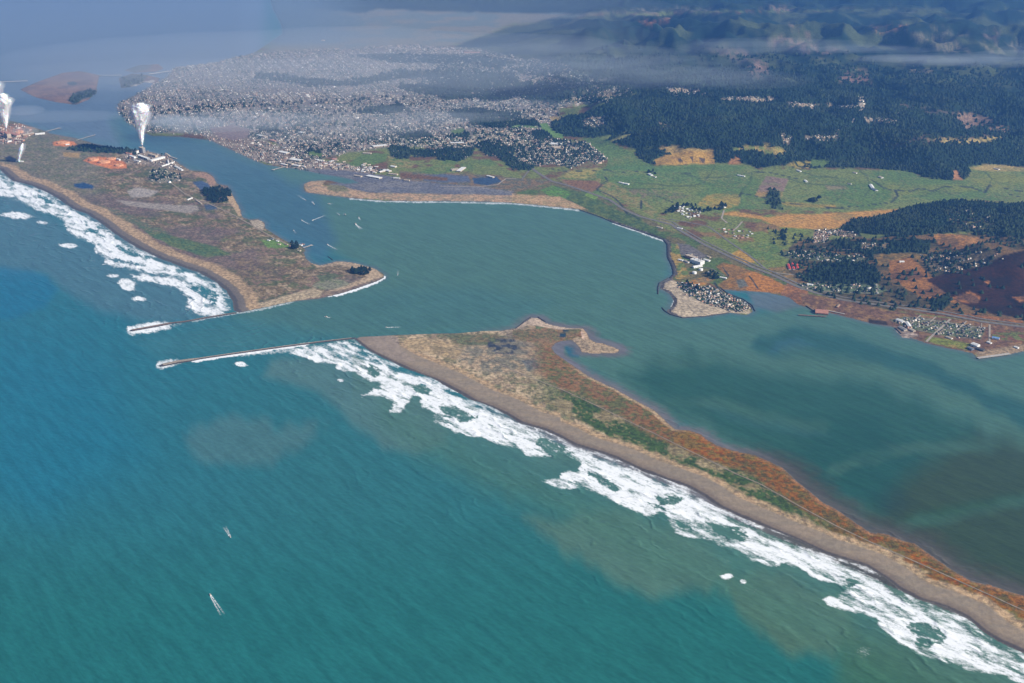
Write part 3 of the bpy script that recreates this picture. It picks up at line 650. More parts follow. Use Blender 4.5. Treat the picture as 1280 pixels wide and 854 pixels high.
def wlay(w, col):
    global wc
    wc = wc * (1 - w[:, None]) + np.array(col) * w[:, None]


# deep water gradient, entrance, inner bay
wlay(sstep(560, 800, sv) * sstep(700, 300, su) * .6, (.016, .10, .105))
wlay(sstep(300, 1000, su) * sstep(500, 700, sv) * .8, (.018, .092, .075))
INNER = [(-900,-60),(300,-60),(300,180),(400,212),(700,250),(845,300),(830,360),(860,400),(940,395),(1000,375),(1400,420),(1900,430),(1900,900),(1280,742),(1000,610),(800,500),(690,440),(690,410),(450,423),(290,396),(300,388),(480,345),(300,260),(180,185),(0,150),(-900,50)]
wlay(wpick(INNER, 6, 10), (.058, .128, .094))
wlay(wpick([(-400,-60),(340,-60),(330,70),(200,130),(140,150),(150,185),(0,150),(-400,60)], 6, 12), (.085, .125, .165))  # far bay greyed towards blue, distance haze painted into the tint
wlay(wpick([(140,150),(260,175),(340,212),(380,235),(400,250),(420,300),(400,330),(300,262),(250,213),(160,186)], 5, 10) * .8, (.038, .095, .13))
wlay(wpick([(160,420),(300,396),(460,362),(600,360),(700,380),(640,408),(440,420),(200,450)], 5, 12) * .6, (.045, .118, .108))
wlay(sstep(430, 60, su) * sstep(300, 420, sv) * sstep(760, 560, sv) * .55, (.012, .105, .150))
wlay(sstep(600, 800, sv) * .45, (.010, .095, .080))
# offshore: turbid belt along the surf, plumes, the blue pool
wlay(wpick([(-300,120),(0,235),(150,320),(230,350),(280,395),(200,405),(120,388),(60,345),(-100,340),(-300,250)], 8, 10) * .9, (.050, .112, .132))
wlay(wpick([(-200,300),(20,335),(60,345),(75,362),(55,385),(10,400),(-200,420)], 5, 6) * .8, (.012, .10, .16))
wlay(wpick([(-300,330),(-20,410),(130,470),(180,560),(60,640),(-300,560)], 12, 40) * .6, (.013, .105, .150))
wlay(wpick([(236,548),(250,530),(290,520),(330,524),(350,540),(378,532),(400,528),(398,545),(370,565),(340,580),(290,584),(250,574)], 16, 11) * .42, (.075, .125, .115))
wlay(wpick([(410,440),(470,480),(530,500),(560,540),(556,556),(520,566),(480,560),(440,530),(400,490),(330,470),(340,450)], 6, 9) * .65, (.075, .13, .115))
wlay(wpick([(660,650),(720,644),(790,640),(880,680),(905,712),(880,735),(840,745),(780,735),(700,690)], 18, 13) * .7, (.072, .125, .085))
wlay(wpick([(890,720),(980,715),(1060,760),(1070,800),(1040,818),(980,815),(940,780),(900,745)], 18, 13) * .75, (.070, .115, .065))
wlay(wpick([(480,500),(560,545),(700,600),(900,690),(1100,790),(1300,860),(1500,930),(1500,1000),(1150,870),(1000,800),(880,735),(700,650),(560,590),(470,530)], 16, 28) * .65, (.046, .112, .075))
wlay(wpick([(1060,780),(1290,850),(1500,960),(1300,960),(1040,860)], 18, 26) * .7, (.035, .085, .040))
# inner bay: tide channels, eelgrass flats
wlay(wpick([(780,470),(860,440),(930,462),(1000,470),(1100,478),(1200,520),(1260,560),(1300,610),(1300,745),(1214,715),(1100,655),(1000,600),(900,545),(820,500)], 16, 18) * .85, (.016, .066, .044))
wlay(wpick([(937,436),(950,420),(975,411),(1012,408),(1057,418),(1106,432),(1162,451),(1218,478),(1280,507),(1400,560),(1400,600),(1280,543),(1237,511),(1181,481),(1110,459),(1050,451),(975,447)], 10, 8) * .75, (.014, .066, .058))
wlay(wpick([(960,440),(970,425),(1000,424),(1020,432),(1000,440)], 5, 5) * .6, (.035, .095, .11))
wlay(wpick([(700,385),(860,400),(1000,392),(1100,408),(1220,450),(1300,452),(1300,500),(1160,448),(1060,415),(980,405),(920,425),(820,420)], 6, 10) * .7, (.058, .125, .095))
wlay(wpick([(1010,520),(1090,525),(1150,560),(1160,600),(1100,640),(1020,620),(1000,570)], 16, 16) * .45, (.010, .052, .036))
wlay(wpick([(1080,650),(1130,600),(1180,560),(1230,545),(1300,560),(1500,560),(1500,830),(1280,742),(1214,722),(1144,680)], 16, 24) * .75, (.034, .046, .014))
wlay(wpick([(1090,615),(1120,612),(1140,630),(1120,645),(1096,640)], 14, 12) * .4, (.016, .036, .030))
wlay(wpick([(1130,650),(1180,632),(1240,622),(1320,618),(1320,632),(1240,634),(1190,646),(1140,665)], 9, 9) * .5, (.020, .070, .030))
wlay(wpick([(860,500),(890,503),(930,520),(1000,528),(1040,545),(1000,545),(920,530)], 5, 5) * .4, (.035, .095, .085))
wlay(wpick([(1100,552),(1160,556),(1190,552),(1240,558),(1240,562),(1180,562),(1120,566)], 5, 4) * .4, (.035, .085, .060))
wlay(wpick([(706,434),(716,430),(726,440),(724,447),(712,446)], 1, 2) * .9, (.010, .085, .12))
for A_ in ([(830,455),(900,450),(1000,456),(1080,462),(1150,478),(1220,510),(1290,560)], [(840,500),(880,503),(930,515),(980,528),(1030,530)], [(1040,590),(1090,575),(1120,562),(1180,556),(1240,560)], [(1120,665),(1170,648),(1220,636),(1290,630)], [(980,440),(1040,446),(1100,456)]):
    d_, _ = seg_dist(su + du * 9, sv + dv * 9, np.array(A_, float), closed=False)
    wlay(sstep(13, 2, d_) * .5 * (.5 + .5 * sstep(.35, .6, fc)), (.050, .110, .072))
# shallows along the bay side of the near spit and round the hook
sS = SD_S[WI]
bayside = sstep(0, 30, sv * 0 + (sv < 1.0 * (0.43 * (su - 443) + 452)) * 40)
wlay(sstep(-95, -10, sS + 50 * (fa - .5)) * bayside * sstep(560, 700, su) * .85, (.125, .105, .105))
wlay(sstep(-190, -60, sS + 120 * (fb - .5)) * bayside * sstep(690, 730, su) * sstep(900, 1000, su) * .7, (.050, .045, .028))
wlay(wpick([(690,432),(705,424),(716,430),(706,434),(706,446),(724,456),(730,468),(712,462),(694,446)], 1.5, 2) * .85, (.13, .12, .13))
wlay(wpick([(736,418),(760,426),(778,430),(784,438),(778,444),(774,438),(755,431),(736,425)], 1, 2) * .75, (.12, .115, .12))
wlay(wpick([(655,404),(662,393),(680,394),(690,402),(676,400)], 1, 2) * .7, (.11, .115, .12))
wlay(wpick([(935,366),(960,366),(990,372),(1000,384),(970,390),(945,384)], 3, 4) * .7, (.10, .105, .115))
wlay(sstep(-60, -5, SD_N[WI]) * .5 * sstep(400, 350, sv), (.10, .11, .12))
wlay(sstep(-60, -5, SD_M[WI]) * .6, (.08, .10, .11))
# streaks of foam lines and silt


wlay(sstep(620, 60, np.minimum(np.hypot(0, SD_S[WI]), 9e3)) * (sv > (0.43 * (su - 443) + 445)) * (su > 440) * .85, (.060, .118, .088))
# --- foam (white water): how much of the surface is broken
foam = np.zeros(len(WI))
OS = open_dist(OCEAN_SHORE_S, sx, sy) if False else None
mF = (su > -60) & (su < 1500) & (sv > 190) & (sv < 980)
dShore = np.full(len(WI), 1e5)
for S_ in (OCEAN_SHORE_N, OCEAN_SHORE_S):
    dd, _ = seg_dist(sx[mF], sy[mF], np.array(to_world(S_)), closed=False)
    dShore[mF] = np.minimum(dShore[mF], dd)
# streaks run along the beach: noise stretched along each beach's own direction
ang = np.where(sv < (0.05 * su + 385), math.atan2(ground(250,341)[1] - ground(16,226)[1], ground(250,341)[0] - ground(16,226)[0]), math.atan2(ground(1109,724)[1] - ground(511,462)[1], ground(1109,724)[0] - ground(511,462)[0]))
al = sx * np.cos(ang) + sy * np.sin(ang); ac = -sx * np.sin(ang) + sy * np.cos(ang)
wob1 = fbm(al / 160, ac / 160, 203, 3) * 40
sA = fbm(al / 110, (ac + wob1) / 34, 211, 4, .55); sB = fbm(al / 40, (ac + wob1) / 16, 221, 4, .6); sC = fbm(al / 260, (ac + wob1) / 70, 231, 3)


def fpick(pts, warp=3, soft=1.0):
    P = np.array(pts, float)
    m = (su > P[:, 0].min() - 12) & (su < P[:, 0].max() + 12) & (sv > P[:, 1].min() - 12) & (sv < P[:, 1].max() + 12)
    w = np.zeros(len(WI))
    wa = (sB[m] - .5) * 2 * warp; wb = (sA[m] - .5) * 2 * warp
    d, ins = seg_dist(su[m] + wa, sv[m] + wb, P)
    w[m] = np.clip(np.where(ins, d, -d) / soft, -3, 3)
    return w, m


FOAM_S = [(356,437),(382,431),(440,424),(443,426),(460,438),(481,448.5),(511,462),(542,474),(563,485),(590,500),(615,509),(633,518.5),(651,529),(679,537),(700,546),(719,556.6),(743,564),(770,573),(805,589),(831,598.6),(859,609),(880,620),
 (898,633),(923,645),(964,662),(996,675),(1028,691),(1060,701),(1083,708),(1109,724),(1125,737),(1150,750),(1182,760),(1208,772.5),(1230,790),(1247,801),(1280,816),(1400,868),(1500,920),(1480,950),(1400,900),
 (1280,848),(1240,842),(1208,836),(1201,830),(1163,824),(1125,805),(1105,788),(1096,772),(1080,766),(1035,760),(1028,750),(1060,736),(1044,728),(1022,727),(1006,715),(983,705),(964,708),(935,698),(926,688),(900,681),
 (885,672),(861,672),(844,665),(831,641),(807,645),(782,634),(756,620),(725,605),(697,598),(705,590),(722,590),(728,578),(700,568),(690,572),(657,569),(648,560),(618,555),(603,547),(584,546),(563,538),(543,526),(542,514),(528,509),
 (526,498),(515,496),(502,515),(487,515),(492,503),(481,497),(453,496),(478,482),(456,476),(447,467),(420,461),(423,455),(397,454),(382,448),(369,444)]
FOAM_N = [(-150,170),(0,213),(16,227),(40,233),(58,241),(73,249),(89,261),(108,268),(127,280),(143,293),(162,305),(180,315),(202,325),(229,335),(240,342),(225,347),(205,343),(190,341),(165,338),(130,330),(134,324),(118,315),(121,306),(98,297),(85,288),(75,272),
 (51,264),(33,256),(15,246),(0,245),(-150,215)]
FOAM_N2 = [(163,346),(180,342),(192,346),(221,346),(232,341),(250,342),(269,353),(283,366),(291,378),(291,386),(285,391),(269,395),(250,393),(233,387),(236,373),(221,360),(190,354),(170,350)]
HOLES = [([(1132,782),(1150,777),(1172,783),(1186,796),(1176,806),(1160,811),(1148,805)], 2), ([(676,545),(700,552),(720,572),(722,586),(706,588),(690,570),(668,556)], 2), ([(728,588),(742,590),(760,600),(778,612),(770,616),(750,606)], 2),
         ([(512,482),(530,480),(540,488),(534,494),(518,490)], 2), ([(548,508),(570,508),(590,520),(600,524),(580,528),(556,520)], 2), ([(820,618),(845,617),(856,626),(845,632),(824,630)], 2), ([(808,628),(826,632),(838,638),(815,638)], 2),
         ([(880,652),(910,656),(936,672),(930,676),(900,668)], 2), ([(842,648),(862,652),(866,662),(850,656)], 2), ([(900,658),(925,660),(934,668),(910,674)], 2), ([(1048,728),(1062,722),(1080,728),(1060,736)], 2), ([(463,455),(478,462),(470,474),(458,468)], 2),
         ([(230,357),(255,356),(275,370),(268,380),(252,372),(240,362)], 1.5), ([(40,243),(60,247),(72,255),(60,254)], 1.2), ([(108,286),(125,288),(122,292),(108,290)], 1.2), ([(140,306),(165,312),(180,322),(165,322),(150,314)], 1.5), ([(130,322),(160,326),(190,333),(160,333)], 1.2)]
for P_ in (FOAM_S, FOAM_N, FOAM_N2):
    w_, m_ = fpick(P_, 4.5, 2.2)
    prob = sstep(-1.6, 1.2, w_) * m_
    core = sstep(.36, .50, sC * .35 + sA * .65)
    near_sh = sstep(85, 25, dShore)
    lace = sstep(.30, .62, sB)
    brk_l = .5 + .5 * np.sin(dShore / 17.0 + sC * 16 + sA * 5)
    val = prob * (.42 + .58 * np.clip(core * .75 + brk_l * .45, 0, 1)) * (.74 + .26 * lace)
    # thinner lacy foam just off the sand
    val = val * (1 - near_sh * (.25 + .45 * sstep(.60, .40, sA)))
    foam = np.maximum(foam, val)
for P_, wp in HOLES:
    w_, m_ = fpick(P_, 5, 2.0)
    foam *= 1 - sstep(-.3, .6, w_) * m_ * sstep(.34, .56, sB + .08) * .74


def blob(cx, cy, rx, ry, tilt=0, a=1.0, soft=.35):
    c, s = math.cos(tilt), math.sin(tilt)
    x = su - cx; y = sv - cy
    q = np.hypot((x * c + y * s) / rx, (-x * s + y * c) / ry) + (sB - .5) * .9
    return sstep(1 + soft, 1 - soft, q + (sA - .5) * .8) * a * (.62 + .38 * sstep(.35, .6, sB))


for b_ in ((21.5,269.5,19,4.5,.05,1), (53,278.4,8,2,.1,.8), (85.6,307,11,3,.05,1), (115,326,5,1.5,0,.4), (141,345,8,2.5,.05,.8), (159,356,13,7,.2,1), (173.7,373.7,9,3.2,0,1), (198,378,12,3,.1,.25), (120,336,16,2.5,.1,.25), (20,250,30,4,.3,.3),
           (301,455.5,8.5,3,.1,1), (426,475.5,5,2,.1,.8), (909,720.5,8,3.5,.1,1), (929,727,5,3,.3,.8), (1080,815,10,9,.6,.35), (946,740,16,4,.3,.25), (905,700,14,3,.3,.2), (840,690,10,2,.5,.22), (600,470,.1,.1,0,0),
           (188,410,32,6.5,-.12,1), (166,413,10,6,0,1), (210,454,15,5.5,-.1,.75), (202,457,9,5,0,.9), (700,605,20,5,.2,.9), (1272,850,14,3,.3,.9)):
    foam = np.maximum(foam, blob(*b_))


def fline(pts, wpx, a=1.0):
    d, _ = seg_dist(su, sv, np.array(pts, float), closed=False)
    return sstep(wpx * 1.4, wpx * .5, d + (sB - .5) * wpx * 1.6) * a


foam = np.maximum(foam, fline([(240,402),(262,397),(292,392.5),(330,386),(366,378)], 1.6, .55))
foam = np.maximum(foam, fline([(410,370),(424,368.5),(448,361.5),(470,353.5),(481,346.5)], 1.7, 1))
foam = np.maximum(foam, fline([(240,452),(300,442.5),(360,434),(385,430)], 2.0, .95))
foam = np.maximum(foam, fline([(300,443),(340,440),(370,436)], 3.2, .5))
foam = np.maximum(foam, fline([(437,248.5),(479,252),(521,252.8),(560,252.8),(640,254.8),(668,257),(696,260),(724,263.5)], 1.2, .6))
foam = np.maximum(foam, fline([(766,279),(797,289.5),(832,302.5)], 1.2, .65))
foam = np.maximum(foam, fline([(834,305),(834,322),(840,334),(841,342)], 1.0, .5))
foam = np.maximum(foam, fline([(843,372),(842,378),(839,384)], 1.2, .7))
outer_ = 1 - wpick(INNER, 3, 12)
# --- swell: long crests that bend round into the beaches
used_w, Fw = grid_faces(keepw)
rm = np.zeros(NR * NC, np.int64); rm[WI] = np.arange(len(WI))
sel = rm[used_w]
wz = np.zeros(len(WI))
me = mesh_from('sea', np.stack([sx, sy, wz], 1)[sel], Fw.ravel(), np.full(len(Fw), 4))
_l = wc @ np.array([.3, .5, .2]); wc = np.clip(_l[:, None] + (wc - _l[:, None]) * 1.05, .004, .9) * (1.14 + .18 * outer_)[:, None]
add_attr(me, 'tint', 'FLOAT_COLOR', np.clip(wc[sel], 0, 1)); add_attr(me, 'foam', 'FLOAT', foam[sel])
beach = np.exp(-dShore / 900.0)
outer = 1 - wpick(INNER, 3, 12)
add_attr(me, 'swell', 'FLOAT', (outer * np.clip(np.exp(-dShore / 650.0) * 1.25, 0, 1))[sel])
# travel coordinate of the swell: distance to the beaches near them, straight lines offshore
th = math.radians(62)
far_ph = sx * math.cos(th) + sy * math.sin(th)
add_attr(me, 'shore', 'FLOAT', np.minimum(dShore, 3000)[sel]); add_attr(me, 'offsea', 'FLOAT', far_ph[sel])
me.polygons.foreach_set('use_smooth', np.ones(len(Fw), bool))
T = NT('sea water')
tint = T.n('Attribute', attribute_name='tint'); fo = T.n('Attribute', attribute_name='foam'); sw = T.n('Attribute', attribute_name='swell'); sh = T.n('Attribute', attribute_name='shore')
g = T.n('NewGeometry')


def tn(scale, detail=3.0, rough=.55, stretch=None, rot=0.0):
    mp = T.n('Mapping'); T.link(g.outputs['Position'], mp.inputs['Vector'])
    if stretch: mp.inputs['Scale'].default_value = stretch
    mp.inputs['Rotation'].default_value = (0, 0, rot); mp.vector_type = 'TEXTURE'
    nn = T.n('TexNoise', Scale=scale, Detail=detail, Roughness=rough); T.link(mp.outputs[0], nn.inputs['Vector']); return nn.outputs['Fac']


ANG_S = math.atan2(ground(1109,724)[1] - ground(511,462)[1], ground(1109,724)[0] - ground(511,462)[0])
wav = tn(.028, 4.0, .55, (7, 1, 1), ANG_S - .12); rip = tn(.075, 3.0, .6, (2.6, 1, 1), ANG_S + .2); warpn = tn(.004, 3.0, .5); brk = tn(.12, 3.0, .65)
# breaking lines parallel to the beach
ph = T.math('ADD', T.math('MULTIPLY', sh.outputs['Fac'], 2 * math.pi / 78.0), T.math('MULTIPLY', warpn, 22.0))
crest = T.math('POWER', T.math('ADD', T.math('MULTIPLY', T.math('SINE', ph), .5), .5), 4.0)
gate = T.ramp(tn(.006, 2.0, .5), .42, .62)
crest = T.math('MULTIPLY', T.math('MULTIPLY', crest, sw.outputs['Fac']), gate)
patchy = T.ramp(tn(.0011, 3.0, .55), .35, .68, .35, 1.25)
wav2 = tn(.016, 3.0, .5, (5, 1, 1), ANG_S + .55)
hgt = T.math('ADD', T.math('ADD', T.math('MULTIPLY', T.math('ADD', T.math('MULTIPLY', wav, 1.6), T.math('MULTIPLY', wav2, 1.8)), patchy), T.math('MULTIPLY', rip, .6)), T.math('MULTIPLY', crest, 3.6))
bp = T.n('Bump', Strength=1.0, Distance=1.0); T.link(hgt, bp.inputs['Height'])
cvar = T.math('MULTIPLY', T.ramp(wav, .3, .7, .88, 1.12), T.ramp(rip, .3, .7, .90, 1.10))
sc = T.n('VectorMath', operation='SCALE'); T.link(tint.outputs['Color'], sc.inputs[0]); T.link(cvar, sc.inputs['Scale'])
lacy = tn(.09, 5.0, .75, (2.6, 1, 1), ANG_S + .1)
fm = T.ramp(T.math('ADD', T.math('ADD', fo.outputs['Fac'], T.math('MULTIPLY', T.math('SUBTRACT', brk, .5), .5)), T.math('MULTIPLY', T.math('SUBTRACT', lacy, .5), 1.35)), .24, .92)
fm = T.math('MULTIPLY', fm, T.ramp(fo.outputs['Fac'], .03, .2))
colr = T.mix(fm, sc.outputs[0], (.84, .86, .87))
p = T.n('BsdfPrincipled', IOR=1.33); p.inputs['Specular IOR Level'].default_value = .2; T.link(colr, p.inputs['Base Color']); T.link(T.math('ADD', T.math('MULTIPLY', fm, .5), .28), p.inputs['Roughness']); T.link(bp.outputs[0], p.inputs['Normal'])
T.link(p.outputs[0], T.out.inputs[0])
me.materials.append(T.m)
ob = bpy.data.objects.new('sea', me); COL.objects.link(ob); ob['kind'] = 'structure'

# ------------------------------------------------------------------ things
class MB:
    """collects shapes into one mesh"""
    def __init__(self):
        self.v = []; self.f = []; self.m = []

    def add(self, vs, fs, mi=0):
        o = len(self.v); self.v += vs; self.f += [tuple(o + k for k in f) for f in fs]; self.m += [mi] * len(fs)

    def prism(self, base, z0, z1, mi=0, top=True):
        n = len(base)
        self.add([(x, y, z0) for x, y in base] + [(x, y, z1) for x, y in base],
                 [(i, (i + 1) % n, n + (i + 1) % n, n + i) for i in range(n)] + ([tuple(range(n, 2 * n))] if top else []), mi)

    def box(self, cx, cy, z0, L, D, H, rot=0.0, mi=0):
        c, s = math.cos(rot), math.sin(rot)
        self.prism([(cx + a * c - b * s, cy + a * s + b * c) for a, b in ((-L/2, -D/2), (L/2, -D/2), (L/2, D/2), (-L/2, D/2))], z0, z0 + H, mi)

    def gable(self, cx, cy, z0, L, D, H, rot=0.0, mi=0, over=0.6):
        """pitched roof with its ridge along L"""
        c, s = math.cos(rot), math.sin(rot)
        L2, D2 = L / 2 + over, D / 2 + over
        P = [(-L2, -D2, 0), (L2, -D2, 0), (L2, D2, 0), (-L2, D2, 0), (-L2, 0, H), (L2, 0, H)]
        self.add([(cx + a * c - b * s, cy + a * s + b * c, z0 + h) for a, b, h in P], [(0, 1, 5, 4), (2, 3, 4, 5), (1, 2, 5), (3, 0, 4), (3, 2, 1, 0)], mi)

    def lathe(self, cx, cy, prof, n=10, mi=0):
        vs = [(cx + r * math.cos(2 * math.pi * k / n), cy + r * math.sin(2 * math.pi * k / n), z) for r, z in prof for k in range(n)]
        fs = [(j * n + k, j * n + (k + 1) % n, (j + 1) * n + (k + 1) % n, (j + 1) * n + k) for j in range(len(prof) - 1) for k in range(n)]
        fs.append(tuple((len(prof) - 1) * n + k for k in range(n)))
        self.add(vs, fs, mi)

    def build(self, name, mats, parent=None, smooth=False):
        m_ = bpy.data.meshes.new(name); m_.from_pydata(self.v, [], self.f)
        if not isinstance(mats, (list, tuple)): mats = [mats]
        for a in mats: m_.materials.append(a)
        m_.polygons.foreach_set('material_index', self.m)
        if smooth: m_.polygons.foreach_set('use_smooth', [True] * len(self.f))
        m_.update()
        o = bpy.data.objects.new(name, m_); COL.objects.link(o)
        if parent is not None: o.parent = parent
        return o


def tag(o, label, cat, group=None):
    o['label'] = label; o['category'] = cat
    if group: o['group'] = group
    return o


def thing(name, label, cat, loc, rot=0.0, group=None):
    o = bpy.data.objects.new(name, None); COL.objects.link(o); o.location = loc; o.rotation_euler = (0, 0, rot)
    o.empty_display_size = 5
    return tag(o, label, cat, group)


def copy_tree(o, parent=None):
    c = o.copy(); COL.objects.link(c); c.parent = parent
    for ch in list(o.children): copy_tree(ch, c)
    return c


M = {}
for nm, c_ in dict(white=(.70, .69, .66), cream=(.46, .38, .29), grey=(.26, .25, .24), tan=(.32, .23, .15), rosy=(.42, .20, .14), dark=(.09, .085, .08), slate=(.16, .19, .23), green=(.15, .22, .14),
                   red=(.50, .07, .05), blue=(.16, .30, .55), rust=(.30, .10, .05), wood=(.20, .14, .10), concrete=(.42, .38, .33), rock=(.055, .05, .05), trunk=(.10, .065, .04), chips=(.55, .26, .13)).items():
    M[nm] = plain(nm + ' surface', c_, .75, .12, .08)
M['leaf'] = plain('dark evergreen leaves', (.012, .030, .020), .9, .35, .25)
M['rockcap'] = plain('pale concrete cap', (.30, .25, .20), .9, .25, .15)
M['steam'] = None
T = NT('white steam'); p = T.n('BsdfPrincipled', Roughness=1.0); p.inputs['Base Color'].default_value = (.96, .96, .96, 1); p.inputs['Specular IOR Level'].default_value = 0
p.inputs['Subsurface Weight'].default_value = .6; p.inputs['Subsurface Scale'].default_value = 30; T.link(p.outputs[0], T.out.inputs[0]); M['steam'] = T.m


def at(u, v):
    x, y, z = on_land(u, v); return float(x[0]), float(y[0]), float(z[0])


# ---- rock mounds: jetties, breakwaters, sea walls
def resample(W, step):
    W = np.array(W, float); d = np.hypot(*(W[1:] - W[:-1]).T); s = np.concatenate([[0], np.cumsum(d)]); n = max(3, int(s[-1] / step))
    q = np.linspace(0, s[-1], n); return np.stack([np.interp(q, s, W[:, 0]), np.interp(q, s, W[:, 1])], 1), q / s[-1], s[-1]


def mound(name, label, cat, pts, width, top, mat, group=None, cap=None, cap_mat=None, z0=-3, land_rest=False):
    """a swept heap of boulders; width is a number or a function of the way along it (0..1)"""
    P, q, L = resample([ground(*p_) for p_ in pts], 7)
    tan = np.gradient(P, axis=0); tan /= np.hypot(*tan.T)[:, None] + 1e-9
    nrm = np.stack([-tan[:, 1], tan[:, 0]], 1)
    prof = [(-1.0, 0), (-.72, .42), (-.42, .9), (-.15, 1), (.15, 1), (.42, .9), (.72, .42), (1.0, 0)]
    rr = np.random.default_rng(len(P)); vs = []; fs = []
    K = len(prof)
    for i in range(len(P)):
        w_ = width(q[i]) if callable(width) else width
        endf = min(1, min(q[i], 1 - q[i]) * L / (w_ * .5) + .25)
        for a, h in prof:
            j = rr.uniform(-1, 1, 3)
            vs.append((P[i, 0] + nrm[i, 0] * a * w_ / 2 * endf + j[0] * 1.3, P[i, 1] + nrm[i, 1] * a * w_ / 2 * endf + j[1] * 1.3, z0 + (top - z0) * h * (.6 + .4 * endf) + j[2] * 1.0 * (h > 0)))
    for i in range(len(P) - 1):
        for k in range(K - 1):
            fs.append((i * K + k, (i + 1) * K + k, (i + 1) * K + k + 1, i * K + k + 1))
    fs.append(tuple(range(K))[::-1]); fs.append(tuple((len(P) - 1) * K + k for k in range(K)))
    root = thing(name, label, cat, (float(P[0, 0]), float(P[0, 1]), 0), 0, group)
    b = MB(); b.add([(x - P[0, 0], y - P[0, 1], z) for x, y, z in vs], fs); b.build('rock_mound', mat, root)
    if cap:
        a0, a1, cw = cap
        idx = [i for i in range(len(P)) if a0 <= q[i] <= a1]
        b = MB()
        vs = []
        for i in idx:
            cwi = cw(q[i]) if callable(cw) else cw
            for sgn, zz in ((-1, top - .5), (-1, top + 1.5), (1, top + 1.5), (1, top - .5)):
                vs.append((P[i, 0] - P[0, 0] + nrm[i, 0] * sgn * cwi / 2, P[i, 1] - P[0, 1] + nrm[i, 1] * sgn * cwi / 2, zz))
        n = len(idx)
        b.add(vs, [(i * 4 + k, (i + 1) * 4 + k, (i + 1) * 4 + k + 1, i * 4 + k + 1) for i in range(n - 1) for k in range(3)] + [(0, 1, 2, 3), (4 * n - 1, 4 * n - 2, 4 * n - 3, 4 * n - 4)])
        b.build('concrete_cap', cap_mat or M['rockcap'], root)
    return root


mound('jetty', 'long dark rock jetty of the far spit, its head ringed by foam', 'jetty', [(296,391.5),(262,397),(232,402.5),(214,404.5),(190,409),(162,414)],
      lambda q: 17 if q < .60 else 17 + 17 * min(1, (q - .60) / .05), 6.0, M['rock'], 'jetties at the harbour entrance', cap=(.02, .98, lambda q: 4.5 if q < .62 else 13), cap_mat=M['wood'])
mound('jetty', 'long rock jetty of the near spit, its head topped with pale concrete', 'jetty', [(445,423),(400,428),(350,434.5),(300,441.5),(262,447),(246,449.5),(222,453),(199,458)],
      lambda q: 18 if q < .80 else 18 + 26 * min(1, (q - .80) / .06), 6.5, M['rock'], 'jetties at the harbour entrance', cap=(.02, .985, lambda q: 5 if q < .80 else 5 + 18 * min(1, (q - .80) / .05)))
mound('sea_wall', 'dark rock sea wall curving along the shore below the power station', 'sea wall', [(830,300),(835,306),(835.5,322),(841,333),(843,343),(838,348)], 34, 5, M['rock'])
mound('sea_wall', 'thin dark rock sea wall along the grassy shore between beach and power station', 'sea wall', [(724,262.5),(752,272),(769,279.5),(797,288.5),(830,300)], 14, 4, M['rock'])
mound('breakwater', 'short hooked breakwater sheltering the upper side of the sandy point', 'breakwater', [(836,347.5),(832,350),(824.5,354),(822.5,360),(822.5,368)], 14, 4.5, M['rock'])
mound('breakwater', 'curved breakwater wrapping the lower rim of the sandy point', 'breakwater', [(827,384.5),(831,389),(838,393.5),(853,397.5),(879,396),(912,391.3)], 12, 4, M['rock'])
mound('bulkhead', 'curved dark bulkhead round the boat channel beside the packed houses', 'bulkhead', [(900,360),(911,368),(929,374.5),(940,382),(944,389.5)], 9, 4, M['rock'])
mound('groin', 'short dark stone groin on the channel side of the near spit tip', 'groin', [(644,411),(651,406),(658,400),(664,396.5)], 12, 3.5, M['rock'])
mound('groin', 'stubby heap of stone off the near spit tip beside the pale beach', 'groin', [(672,396.2),(676,399),(682,402.5)], 14, 3, M['rock'])
mound('breakwater', 'tiny dark detached breakwater in the cove behind the far spit tip', 'breakwater', [(409.5,320.5),(413,323),(416,325.5)], 9, 3, M['rock'])


# ---- roads and tracks: sheets laid on the land
def ribbon(name, pts, width, mat, lift=1.2, step=25):
    P = [at(*p_)[:2] for p_ in pts]
    P, q, L = resample(P, step)
    tan = np.gradient(P, axis=0); tan /= np.hypot(*tan.T)[:, None] + 1e-9
    nrm = np.stack([-tan[:, 1], tan[:, 0]], 1)
    A = P + nrm * width / 2; B_ = P - nrm * width / 2
    za = np.maximum(ground_z(A[:, 0], A[:, 1]), 1) + lift; zb = np.maximum(ground_z(B_[:, 0], B_[:, 1]), 1) + lift; zz = np.maximum(za, zb)
    b = MB(); n = len(P)
    b.add([(x, y, z) for (x, y), z in zip(A, zz)] + [(x, y, z) for (x, y), z in zip(B_, zz)], [(i, n + i, n + i + 1, i + 1) for i in range(n - 1)])
    o = b.build(name, mat); o['kind'] = 'structure'; return o


